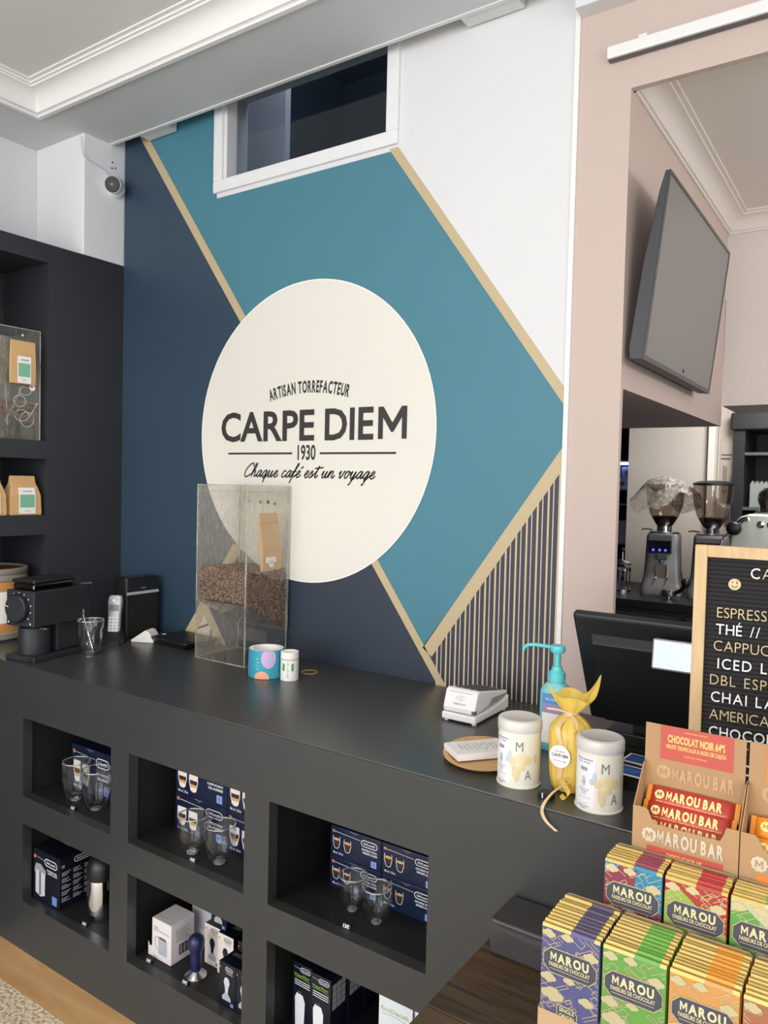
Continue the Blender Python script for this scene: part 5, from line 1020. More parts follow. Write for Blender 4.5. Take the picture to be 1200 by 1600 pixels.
# chocolate bars
M_foil = mat('gold_foil', (190, 164, 92), 0.32, 0.5, var=0.08, scale=60)
M_cpanel = mat('slate_panel', (74, 74, 84), 0.5, var=0.02); M_ctext = mat('pale_gold_print', (232, 220, 170), 0.4, 0.2, var=0.02); M_cgold = mat('gold_line_print', (206, 194, 150), 0.4, 0.25, var=0.03)
BWd, BTh, BHt = 0.0805, 0.0071, 0.165
def clip_poly(poly, x0, y0, x1, y1):
    def cl(ps, f, inter):
        out = []
        for i in range(len(ps)):
            a, b = ps[i-1], ps[i]
            if f(b):
                if not f(a): out.append(inter(a, b))
                out.append(b)
            elif f(a): out.append(inter(a, b))
        return out
    def ix(x): return lambda a, b: (x, a[1]+(b[1]-a[1])*(x-a[0])/(b[0]-a[0]))
    def iy(y): return lambda a, b: (a[0]+(b[0]-a[0])*(y-a[1])/(b[1]-a[1]), y)
    for f, it in ((lambda p: p[0] >= x0, ix(x0)), (lambda p: p[0] <= x1, ix(x1)), (lambda p: p[1] >= y0, iy(y0)), (lambda p: p[1] <= y1, iy(y1))):
        poly = cl(poly, f, it)
        if len(poly) < 3: return []
    return poly
def seg_clip(mb, a, b, wd, O, mi):
    a, b = Vector(a), Vector(b); t = (b-a); 
    if t.length < 1e-6: return
    t.normalize(); q = Vector((-t.y, t.x))*wd/2
    p = clip_poly([tuple(a+q), tuple(a-q), tuple(b-q), tuple(b+q)], 0.0008, 0.0008, BWd-0.0008, BHt-0.0008)
    if len(p) >= 3: mb.flat(p, O, X_, Z_, mi)
def bar_proto(col, col2, seed, kind):
    m1 = mat('sleeve_'+kind, col, 0.42, var=0.03); m2 = mat('sleeve2_'+kind, col2, 0.42, var=0.03) if col2 else m1
    body = MB(); w, t, h = BWd, BTh, BHt
    def quad(a, b, c, d, mi): body.add([a, b, c, d], [(0, 1, 2, 3)], mi)
    quad((0, 0, 0), (w, 0, 0), (w, 0, h), (0, 0, h), 1); quad((w, t, 0), (0, t, 0), (0, t, h), (w, t, h), 1); quad((0, t, 0), (0, 0, 0), (0, 0, h), (0, t, h), 1); quad((w, 0, 0), (w, t, 0), (w, t, h), (w, 0, h), 1); quad((0, 0, 0), (0, t, 0), (w, t, 0), (w, 0, 0), 1)
    xs = (0, 0.50*w, 0.90*w, w)
    for k, mi in enumerate((0, 1, 0)):
        a, b = xs[k], xs[k+1]; e = 0.0040
        quad((a, 0, h), (b, 0, h), (b, t*0.3, h+e), (a, t*0.3, h+e), mi); quad((a, t*0.3, h+e), (b, t*0.3, h+e), (b, t*0.7, h+e), (a, t*0.7, h+e), mi); quad((a, t*0.7, h+e), (b, t*0.7, h+e), (b, t, h), (a, t, h), mi)
    # foil side edges
    quad((-0.0004, 0.001, h*0.985), (-0.0004, t-0.001, h*0.985), (-0.0004, t-0.001, h), (-0.0004, 0.001, h), 0)
    plain = body
    fr = MB(); rnd = random.Random(seed); O0 = (0, -0.0004, 0); O1 = (0, -0.0007, 0); O2 = (0, -0.0010, 0); O3 = (0, -0.0013, 0); O4 = (0, -0.0016, 0)
    if col2:
        fr.flat(clip_poly([(0, h*0.90), (w*0.25, h*0.95), (w*1.3, h*0.55), (w*1.3, h*0.2), (0, h*0.62)] if kind != 'teal' else [(-0.02, h*0.80), (w*0.55, h*1.1), (w*0.62, h*1.1), (w*0.5, h*0.80), (w*1.2, h*0.62), (w*1.2, h*0.42), (-0.02, h*0.62)], 0, 0, w, h), O0, X_, Z_, 1)
    s = 0.0125; ca, sa = math.cos(R(38)), math.sin(R(38))
    for i in range(-14, 16):
        for j in range(-14, 22):
            if rnd.random() < 0.30: continue
            L_, W_ = rnd.choice((0.8, 1.5, 2.2)), rnd.choice((0.35, 0.7))
            base = (i*s, j*s)
            rect = [(0, 0), (L_*s, 0), (L_*s, W_*s), (0, W_*s)]; pts = [(base[0]+p[0]*ca-p[1]*sa, base[1]*1.1+p[0]*sa*0.8+p[1]*ca) for p in rect]
            if rnd.random() < 0.5: pts = [(w-p[0], p[1]) for p in pts]
            if all(not (0 <= p[0] <= w and 0 <= p[1] <= h) for p in pts): continue
            for a in range(rnd.choice((3, 4))): seg_clip(fr, pts[a], pts[(a+1) % 4], 0.0008, (0, -0.0005-0.0004*rnd.random(), 0), 2)
    def cloud(cx_, cz_, r):
        for kq, (dx, dz, q) in enumerate(((0, 0, 1), (-0.9, -0.25, 0.75), (0.9, -0.3, 0.7), (0.1, -0.5, 0.9))):
            p = clip_poly([(cx_+dx*r+q*r*math.cos(2*PI*i/14), cz_+dz*r+q*r*0.8*math.sin(2*PI*i/14)) for i in range(14)], 0, 0, w, h)
            if p: fr.flat(p, (0, -0.0010-0.00006*kq, 0), X_, Z_, 2)
    cloud(0.13*w, 0.965*h, 0.006); cloud(0.45*w, 0.975*h, 0.0055); cloud(0.86*w, 0.88*h, 0.0065); cloud(0.14*w, 0.60*h, 0.007); cloud(0.80*w, 0.50*h, 0.0065); cloud(0.22*w, 0.47*h, 0.010); cloud(0.50*w, 0.62*h, 0.005)
    def octo(x0, z0, x1, z1, c): return [(x0+c, z0), (x1-c, z0), (x1, z0+c), (x1, z1-c), (x1-c, z1), (x0+c, z1), (x0, z1-c), (x0, z0+c)]
    fr.flat(octo(0.040*w, 0.635*h, 0.965*w, 0.85*h, 0.010), O3, X_, Z_, 2); fr.flat(octo(0.052*w, 0.643*h, 0.953*w, 0.842*h, 0.0095), O4, X_, Z_, 3)
    O5 = (0, -0.0019, 0); fr.text('MAROU', 0.5*w, 0.745*h, 0.0115, O5, X_, Z_, 4, w=0.66*w, align='c', bold=0.045); fr.text('FAISEURS DE CHOCOLAT', 0.5*w, 0.697*h, 0.0052, O5, X_, Z_, 4, w=0.70*w, align='c', bold=0.02); fr.ribbon([(0.16*w, 0.676*h), (0.84*w, 0.676*h)], 0.0006, O5, X_, Z_, 4)
    fr.flat([(0.30*w, 0.10*h), (0.66*w, 0.10*h), (0.66*w, 0.36*h), (0.58*w, 0.395*h), (0.30*w, 0.395*h)], O3, X_, Z_, 2); fr.flat([(0.315*w, 0.108*h), (0.645*w, 0.108*h), (0.645*w, 0.355*h), (0.575*w, 0.385*h), (0.315*w, 0.385*h)], O4, X_, Z_, 3)
    for k, tx in enumerate(('SINGLE', 'ORIGIN', 'DARK', 'CHOCOLATE', 'VIETNAM')): fr.text(tx, 0.48*w, (0.345-0.05*k)*h, 0.0055, O5, X_, Z_, 4, w=0.26*w, align='c', bold=0.02)
    return plain, fr, m1, m2
rj = random.Random(11)
def stack(kind, name, col, col2, x, y, z, seed, n=10, edgecol=None):
    plain, fr, m1, m2 = bar_proto(col, col2, seed, kind)
    me = mat('edge_'+kind, edgecol or col, 0.4, var=0.05)
    grp = 'chocolate bars in the %s stack' % name
    bx_ = thing('display_carton', 'kraft display box holding the %s chocolate bars' % name, 'box', (x-0.0018, y-0.0025, z-0.0012), 0, 'kraft display boxes'); W, D, H = BWd+0.0032, n*0.009+0.006, BHt
    MB().box(0, 0, 0, W, D, 0.001).build('box_floor', M_kraft, bx_); MB().box(0, 0, 0.001, W, 0.001, 0.052).build('front_lip', mat('kraft_pale', (198, 162, 124), 0.7), bx_)
    for xx in (0, W-0.001): MB().prism([(0.001, 0.001), (D-0.001, 0.001), (D-0.001, 0.11), (0.001, 0.052)], (xx, 0, 0), Y_, Z_, X_, 0.001).build('side_wall', M_kraft, bx_)
    r = 0.008; top = H+0.007; pts = [(0, 0.001), (W, 0.001)]+[(W-r+r*math.cos(R(a)), top-r+r*math.sin(R(a))) for a in range(0, 91, 18)]+[(r+r*math.cos(R(a)), top-r+r*math.sin(R(a))) for a in range(90, 181, 18)]
    MB().prism(pts, (0, D-0.0012, 0), X_, Z_, Y_, 0.0012).build('back_panel', mat('kraft_grey', (172, 150, 116), 0.7), bx_)
    first = None
    for k in range(n):
        if k == 0:
            t = thing('chocolate_bar', 'front chocolate bar in the %s stack, its printed face showing' % name, 'chocolate bar', (x, y, z), 0, grp)
            plain.build('sleeve', [M_foil, m1], t, smooth=False); fr.build('face_print', [m1, m2, M_cgold, M_cpanel, M_ctext], t, smooth=False)
        else:
            if first is None:
                o = plain.build('chocolate_bar', [M_foil, me], None, smooth=False); first = o; me_ = o
            else: o = first.copy(); COL.objects.link(o)
            o.location = (x+rj.uniform(-0.0006, 0.0006), y+0.009*k, z+rj.uniform(-0.0, 0.0022)); tag(o, 'chocolate bar, %s from the front in the %s stack' % (('', 'second', 'third', 'fourth', 'fifth', 'sixth', 'seventh', 'eighth', 'ninth', 'tenth')[k], name), 'chocolate bar', grp)
stack('purple', 'purple', (88, 87, 130), None, -0.385, 0.98, 0.841, 1, edgecol=(84, 72, 104))
stack('green', 'front green', (104, 156, 74), None, -0.3005, 0.98, 0.841, 2, edgecol=(110, 176, 62))
stack('orange', 'orange', (206, 146, 78), None, -0.216, 0.98, 0.841, 3, edgecol=(230, 158, 40))
stack('copper', 'copper brown', (164, 108, 78), None, -0.1315, 0.98, 0.841, 4, edgecol=(176, 112, 74))
stack('teal', 'blue and crimson', (48, 128, 160), (136, 58, 74), -0.335, 1.0875, 0.903, 5, n=6, edgecol=(150, 54, 76))
stack('red', 'red and lime', (170, 58, 48), (146, 170, 74), -0.2505, 1.0875, 0.903, 6, n=6, edgecol=(190, 44, 40))
stack('palegreen', 'pale green', (192, 188, 152), (92, 156, 72), -0.166, 1.0875, 0.903, 7, n=6, edgecol=(108, 176, 64))

# kraft counter display cartons with snack bars
def emblem(mb, x, z, r, O, O2, mi, mi2):
    mb.flat([(x+r*(1+0.06*math.cos(10*2*PI*i/60))*math.cos(2*PI*i/60), z+r*(1+0.06*math.cos(10*2*PI*i/60))*math.sin(2*PI*i/60)) for i in range(60)], O, X_, Z_, mi); mb.flat([(x-r*0.5+r*1.05*a, z-r*0.5+r*b) for a, b in ((0, 0), (0, 1), (.2, 1), (.475, .55), (.75, 1), (.95, 1), (.95, 0), (.75, 0), (.75, .6), (.475, .2), (.2, .6), (.2, 0))], O2, X_, Z_, mi2)
def bar_carton(label, loc, col, words, barcol, rz=0.0):
    t = thing('snack_bar_carton', label, 'box', loc, rz, 'snack bar cartons'); W, D = 0.1465, 0.060; H0 = 0.0855; T_ = 0.0015
    fp_ = [(0, 0), (W, 0), (W, H0), (W*0.885, H0), (W*0.855, H0-0.014), (W*0.83, H0-0.021), (W*0.24, H0-0.021), (W*0.19, H0-0.016), (W*0.15, H0-0.003), (W*0.12, H0), (0, H0)]
    MB().prism(fp_, (0, 0, 0), X_, Z_, Y_, T_).build('front_panel', M_kraft, t)
    for xx in (0, W-T_): MB().prism([(T_, 0), (D, 0), (D, H0+0.052), (D-0.012, H0+0.05), (T_, H0)], (xx, 0, 0), Y_, Z_, X_, T_).build('side_panel', M_kraft, t)
    MB().box(T_, T_, 0, W-T_, D, T_).build('floor_panel', M_kraft, t)
    MB().box(-0.001, D, 0, W-0.004, D+T_, 0.196).build('lid_panel', mat('kraft_lid', (172, 136, 98), 0.75, var=0.05), t)
    p = MB(); F1, F2, F3 = (0, -0.0006, 0), (0, -0.0010, 0), (0, -0.0014, 0); B1, B2 = (0, D-0.0006, 0), (0, D-0.0010, 0)
    p.flat([(W*0.15, -0.0), (W*0.87, -0.0), (W*0.87, 0.032), (W*0.15, 0.032)], F1, X_, Z_, 0); p.text(words[0], W*0.51, 0.0205, 0.0058, F2, X_, Z_, 1, w=W*0.34, align='c', bold=0.04); p.text(words[1], W*0.51, 0.0105, 0.0058, F2, X_, Z_, 1, w=W*0.60, align='c', bold=0.04)
    p.text('MAROU BAR', W*0.56, 0.0385, 0.0185, F2, X_, Z_, 2, w=W*0.62, align='c', bold=0.045); emblem(p, W*0.17, 0.047, 0.0105, F2, F3, 2, 3)
    p.flat([(W*0.15, 0.144), (W*0.86, 0.144), (W*0.86, 0.196), (W*0.15, 0.196)], B1, X_, Z_, 0); p.text(words[0], W*0.50, 0.172, 0.0105, B2, X_, Z_, 1, w=W*0.56, align='c', bold=0.05); p.text(words[1], W*0.50, 0.162, 0.0058, B2, X_, Z_, 1, w=W*0.58, align='c', bold=0.04); p.text('MAISON FONDEE AU VIETNAM', W*0.50, 0.189, 0.0022, B2, X_, Z_, 1, w=W*0.22, align='c', bold=0.02); p.text('MADE IN VIETNAM', W*0.50, 0.153, 0.0022, B2, X_, Z_, 1, w=W*0.22, align='c', bold=0.02)
    p.text('MAROU BAR', W*0.58, 0.114, 0.0185, B2, X_, Z_, 4, w=W*0.60, align='c', bold=0.05); emblem(p, W*0.19, 0.124, 0.0105, B1, B2, 4, 5)
    build_print(p, [mat('print_'+col[0], col[1], 0.5), mat('print_apricot', (244, 184, 110), 0.5), mat('print_silver', (214, 204, 180), 0.35, 0.4), M_kraft, mat('emboss_kraft', (190, 154, 114), 0.5), mat('kraft_lid')], t)
    return t
bar_carton('kraft carton with a red label on its raised lid, filled with red snack bars', (-0.3145, 1.148, 1.050), ('coral', (186, 80, 68)), ('CHOCOLAT NOIR 64%', 'FRUITS TROPICAUX & NOIX DE CAJOU'), None)
bar_carton('kraft carton with an orange label at the right edge of the picture', (-0.1665, 1.148, 1.050), ('orange', (238, 130, 50)), ('CARAMEL', 'CACAHUETES & FLEUR DE SEL'), None)
def snack_bar(label, loc, tilt, col, endcol, grp, rz=0.0):
    t = thing('snack_bar', label, 'snack bar', loc, 0, grp); t.rotation_euler = (R(tilt), 0, rz); W, Hh = 0.132, 0.030
    rings = []
    for s, hh, tt_ in ((0, 0.029, 0.0006), (0.05, 0.029, 0.0008), (0.07, 0.027, 0.004), (0.12, 0.028, 0.007), (0.5, 0.029, 0.008), (0.88, 0.028, 0.007), (0.93, 0.027, 0.004), (0.95, 0.029, 0.0008), (1.0, 0.029, 0.0006)):
        x = s*W; rings.append([(x, tt_*c, Hh/2+hh/2*s2) for c, s2 in ((-0.5, -1), (-1, -0.6), (-1, 0.6), (-0.5, 1), (0.5, 1), (1, 0.6), (1, -0.6), (0.5, -1))])
    n_ = len(rings)-1
    mb = MB(); mb.loft(rings[1:-1], 0); mb.loft(rings[:2], 1); mb.loft(rings[-2:], 1)
    mb.build('wrapper', [mat('wrap_'+col[0], col[1], 0.35, var=0.04), mat('wrapend_'+endcol[0], endcol[1], 0.35, var=0.08, scale=80)], t, smooth=50)
    p = MB(); O1, O2 = (0, -0.0086, 0), (0, -0.0092, 0)
    p.text('MAROU BAR', W*0.53, 0.0095, 0.0125, O1, X_, Z_, 0, w=W*0.60, align='c', bold=0.045); emblem(p, W*0.155, 0.0155, 0.0068, O1, O2, 0, 1); p.text('DARK CHOCOLATE - TROPICAL FRUITS & CASHEW NUT', W*0.5, 0.0045, 0.002, O1, X_, Z_, 2, w=W*0.74, align='c', bold=0.02)
    p.build('print', [mat('print_lemon', (250, 228, 150), 0.4), mat('wrap_'+col[0]), mat('print_apricot')], t, smooth=False)
red, oc = ('red', (178, 58, 44)), ('amber', (232, 150, 50))
snack_bar('red snack bar lying highest and farthest back in the kraft carton', (-0.308, 1.190, 1.126), -35, red, oc, 'red snack bars')
snack_bar('red snack bar lying in the middle of the kraft carton', (-0.3095, 1.174, 1.107), -35, red, oc, 'red snack bars')
snack_bar('red snack bar lying lowest behind the notch of the kraft carton', (-0.3085, 1.160, 1.090), -35, red, oc, 'red snack bars')
oro = ('orange', (240, 150, 40))
snack_bar('orange snack bar lying in the right kraft carton, upper one', (-0.1605, 1.184, 1.118), -35, oro, oc, 'orange snack bars')
snack_bar('orange snack bar lying in the right kraft carton, lower one', (-0.1605, 1.164, 1.096), -35, oro, oc, 'orange snack bars')

# ================================================================== LEFT SHELF CONTENTS
d2 = thing('bean_dispenser', 'clear acrylic bean dispenser in the upper shelf niche on the left', 'dispenser', (-2.572, 1.402, 1.7335))
w2, dp2, h2 = 0.176, 0.20, 0.388
MB().box(-0.004, 0, 0, 0, w2, h2).build('front_pane', M_acryl2, d2); MB().box(-dp2, 0, 0, -dp2+0.004, w2, h2).build('rear_pane', M_acryl, d2)
for y in (0, w2-0.004): MB().box(-dp2+0.004, y, 0, -0.004, y+0.004, h2).build('side_pane', M_acryl2, d2)
for y in (0, w2-0.002): MB().box(-0.0022, y, 0, 0.0004, y+0.002, h2).build('cut_edge', M_edge, d2)
MB().box(-0.002, 0, h2-0.002, 0.0004, w2, h2).build('cut_edge', M_edge, d2)
MB().lathe([(0.007, 0), (0.006, 0.004), (0.002, 0.006)], (0.0, w2*0.62, h2-0.024), n=14, axis='x').build('screw', M_chrome, d2, smooth=40)
MB().add([(-0.006, 0.006, 0.075), (-0.006, w2-0.006, 0.075), (-dp2+0.006, w2-0.006, 0.13), (-dp2+0.006, 0.006, 0.13)], [(0, 1, 2, 3)]).build('chute_floor', clear('chute_acrylic'), d2, smooth=False)
fu = MB()
for a, b in (((0.052, 0.18), (0.060, 0.045)), ((0.060, 0.075), (0.115, 0.19)), ((0.135, 0.075), (0.172, 0.135)), ((0.10, 0.135), (0.172, 0.128))): fu.tube([(-0.008, a[0], a[1]), (-0.008, b[0], b[1])], 0.0016, 6)
fu.build('chute_edge', M_edge, d2, smooth=True)
def ringm(y, z, r, ry): 
    q = MB(); q.tube([(-0.010, y+r*math.cos(2*PI*i/20), z+ry*math.sin(2*PI*i/20)) for i in range(21)], 0.0013, 6); q.build('scoop_ring', M_acedge, d2, smooth=True)
ringm(0.125, 0.172, 0.022, 0.014); ringm(0.105, 0.135, 0.022, 0.020); ringm(0.112, 0.085, 0.026, 0.020); ringm(0.132, 0.072, 0.026, 0.026)
b2 = MB(); rn = random.Random(9)
for _ in range(500):
    y = rn.uniform(0.012, w2-0.012); bean(b2, (-rn.uniform(0.010, 0.016), y, rn.uniform(0.082, 0.100+0.02*math.sin(y*40))), rn, 0)
for _ in range(300):
    x = -rn.uniform(0.02, 0.15); bean(b2, (x, rn.uniform(0.012, w2-0.012), 0.09-x*0.28+rn.uniform(0.012, 0.02)), rn, 0)
o = b2.build('coffee_beans', M_bean, None, smooth=80); o.location = (-2.572, 1.402, 1.7335); tag(o, 'coffee beans left in the upper shelf dispenser', 'coffee beans', kind='stuff')
def label_bag(name, label, loc, wd, h, col, flat=False, tiltx=0.0, grp=None):
    t = thing(name, label, 'coffee bag', loc, 0, grp); t.rotation_euler = (tiltx, 0, 0)
    def rg(z, w, d, x0=0.0): return [(x0-d/2, -w/2, z), (x0+d/2, -w/2, z), (x0+d/2, w/2, z), (x0-d/2, w/2, z)]
    if flat: rings = [rg(0, wd, 0.008), rg(h*0.5, wd*0.99, 0.012), rg(h*0.97, wd*0.97, 0.004), rg(h, wd*0.97, 0.002)]; f0 = 0.0065
    else: rings = [rg(0, wd, 0.06), rg(h*0.08, wd, 0.062), rg(h*0.5, wd*0.96, 0.058), rg(h*0.68, wd*0.86, 0.044), rg(h*0.82, wd*0.80, 0.020), rg(h*0.97, wd*0.80, 0.008), rg(h, wd*0.80, 0.005)]; f0 = 0.0315
    MB().loft(rings).build('bag_body', M_kraft2, t, bevel=0.002)
    if not flat:
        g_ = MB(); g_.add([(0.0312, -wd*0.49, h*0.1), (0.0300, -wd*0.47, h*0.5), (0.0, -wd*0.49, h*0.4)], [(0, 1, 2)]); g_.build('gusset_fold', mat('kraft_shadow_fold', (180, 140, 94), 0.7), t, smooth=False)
    def face(z): return (f0 if z < h*0.5 else f0-(z-h*0.5)/(h*0.18)*0.007 if not flat else f0)
    p = MB(); z0, z1 = (0.02*h, 0.64*h) if flat else (0.04*h, 0.70*h); a = wd*0.27; ya = 0.02*wd
    def pq(y0, zz0, y1, zz1, mi, lift):
        zs = [zz0, (zz0+zz1)/2, zz1] if (zz0 < h*0.5 < zz1) is False else [zz0, h*0.5, zz1]
        p.loft([[(face(z)+lift, ya+y0, z), (face(z)+lift, ya+y1, z)] for z in zs], mi, cap0=False, cap1=False, closed=False)
    pq(-a, z0, a, z1, 0, 0.0008); pq(-a*0.86, z0+(z1-z0)*0.24, a*0.86, z0+(z1-z0)*0.74, 1, 0.0014)
    zt_ = z0+(z1-z0)*0.84; p.text('CARPE DIEM', ya, zt_, 0.004, (face(zt_)+0.0016, 0, 0), Y_, Z_, 2, w=a*1.1, align='c', bold=0.02); p.text('250 g', ya, z0+(z1-z0)*0.10, 0.003, (face(z0)+0.0016, 0, 0), Y_, Z_, 2, w=a*0.6, align='c')
    p.build('paper_label', [M_paper, mat('label_'+col[0], col[1], 0.6), M_ink], t, smooth=False)
label_bag('kraft_bag', 'flat kraft coffee bag with a green label hanging on the shelf dispenser', (-2.563, 1.506, 1.926), 0.093, 0.150, ('green', (124, 184, 152)), True)
label_bag('kraft_bag', 'kraft coffee bag with a green label standing in the middle shelf niche', (-2.600, 1.527, 1.4655), 0.116, 0.140, ('green', (110, 180, 142)), grp='kraft bags in the shelf niche')
label_bag('kraft_bag', 'kraft coffee bag with an orange label at the left picture edge', (-2.600, 1.398, 1.4655), 0.116, 0.140, ('orange', (232, 164, 60)), grp='kraft bags in the shelf niche')
tg2 = thing('round_tag', 'small round white tag stuck to the shelf dispenser', 'tag', (-2.5715, 1.547, 1.918)); MB().lathe([(0.011, 0.0), (0.011, 0.001)], n=24, axis='x').build('tag_disc', M_paper, tg2, smooth=30); MB().lathe([(0.004, 0.0), (0.004, 0.0003)], (0.0012, -0.003, 0.003), n=14, axis='x').build('tag_logo', M_cprint, tg2)

# ================================================================== SECURITY CAMERA, TELEVISION, RAIL
sc2 = thing('security_camera', 'white turret security camera on the corner pillar', 'camera', (XL, 1.868, 2.722))
MB().lathe([(0.040, 0.0), (0.040, 0.012), (0.036, 0.018), (0.030, 0.022)], n=36, axis='x').build('base_ring', mat('camera_white', (228, 230, 234), 0.4), sc2, smooth=40)
dv = Vector((0.50, -0.80, -0.26)).normalized(); c0 = Vector((0.030, -0.018, -0.002))
MB().tube([c0-dv*0.012, c0-dv*0.006, c0+dv*0.010, c0+dv*0.024, c0+dv*0.030], 0.03, 32, rs=[0.020, 0.028, 0.032, 0.0315, 0.0285]).build('eyeball', mat('camera_white'), sc2, smooth=40)
MB().tube([c0+dv*0.0305, c0+dv*0.034], 0.0285, 32, rs=[0.0285, 0.026]).build('lens_window', mat('lens_black', (20, 21, 26), 0.5), sc2, smooth=40)
MB().tube([c0+dv*0.0341, c0+dv*0.0348], 0.006, 20).build('lens', mat('lens_glass', (16, 16, 18), 0.05), sc2, smooth=40)
cw_ = MB(); cw_.tube(smoothline([(XL+0.003, 1.722, 2.86), (XL+0.004, 1.728, 2.800), (XL+0.004, 1.755, 2.783), (XL+0.004, 1.800, 2.776), (XL+0.004, 1.842, 2.757)], 6), 0.0025, 8)
tag(cw_.build('camera_cable', mat('cable_white', (210, 212, 216), 0.4), smooth=True), 'thin white cable running from the ceiling gap to the security camera', 'cable')
for y, z in ((1.859, 2.815), (1.871, 2.797), (1.856, 2.792)): MB().lathe([(0.0035, 0), (0.0035, 0.0008)], (XL, y, z), n=10, axis='x').build('screw_hole', mat('hole_dark', (60, 60, 62), 0.9), pillar)
tv = thing('television', 'black flat television tilted forward on the pink side wall', 'television', (-0.543, 1.925, 1.929))
TL, TX, TZ = 0.771, 0.048, 0.454
un = Vector((TZ, 0, -TX)).normalized(); uv = Vector((TX, 0, TZ)).normalized()
def tvp(a, t): v = uv*a+un*t; return (v.x, v.z)
Lh = math.hypot(TX, TZ)
MB().prism([tvp(0, 0), tvp(Lh, 0), tvp(Lh, -0.010), tvp(Lh*0.9, -0.018), tvp(Lh*0.5, -0.034), tvp(0.03, -0.040), tvp(0, -0.034)], (0, 0, 0), X_, Z_, Y_, TL).build('shell', mat('tv_shell', (52, 54, 58), 0.45), tv, bevel=0.003)
MB().prism([tvp(0.012, 0), tvp(Lh-0.008, 0), tvp(Lh-0.008, 0.0012), tvp(0.012, 0.0012)], (0, 0.008, 0), X_, Z_, Y_, TL-0.016).build('screen', mat('tv_screen_reflection', (122, 121, 119), 0.35, var=0.01, spec=0.4), tv)  # screen grey holds the bright room's reflection in its base colour
bz = MB()
for a, b, y0, y1 in ((0, 0.012, 0, TL), (Lh-0.008, Lh, 0, TL), (0.012, Lh-0.008, 0, 0.008), (0.012, Lh-0.008, TL-0.008, TL)): bz.prism([tvp(a, 0), tvp(b, 0), tvp(b, 0.003), tvp(a, 0.003)], (0, y0, 0), X_, Z_, Y_, y1-y0)
bz.build('bezel', mat('tv_bezel', (60, 61, 64), 0.35), tv)
MB().box(-0.048, TL*0.3, 0.1, -0.028, TL*0.7, 0.32).build('wall_bracket', M_blackplastic, tv)
sn = MB(); p0 = tvp(0.016, 0.002); sn.lathe([(0.006, 0), (0.006, 0.002)], (p0[0], TL*0.52, p0[1]+0.01), n=14, axis='x'); sn.build('sensor', M_blackplastic, tv)
rl = thing('ceiling_rail', 'white lighting rail fixed to the pink lintel', 'rail', (-0.648, 1.8885, 2.664))
MB().box(0, 0, 0.006, 1.5, 0.028, 0.036).build('rail_body', M_whiteplastic, rl, bevel=0.004)
MB().box(0.002, 0.006, 0.004, 1.5, 0.022, 0.007).build('rail_slot', mat('rail_shadow_grey', (96, 96, 100), 0.5), rl)
for x in (0.075, 0.5): MB().box(x, 0.008, 0.036, x+0.02, 0.028, 0.046).build('mounting_clip', M_whiteplastic, rl, bevel=0.001)

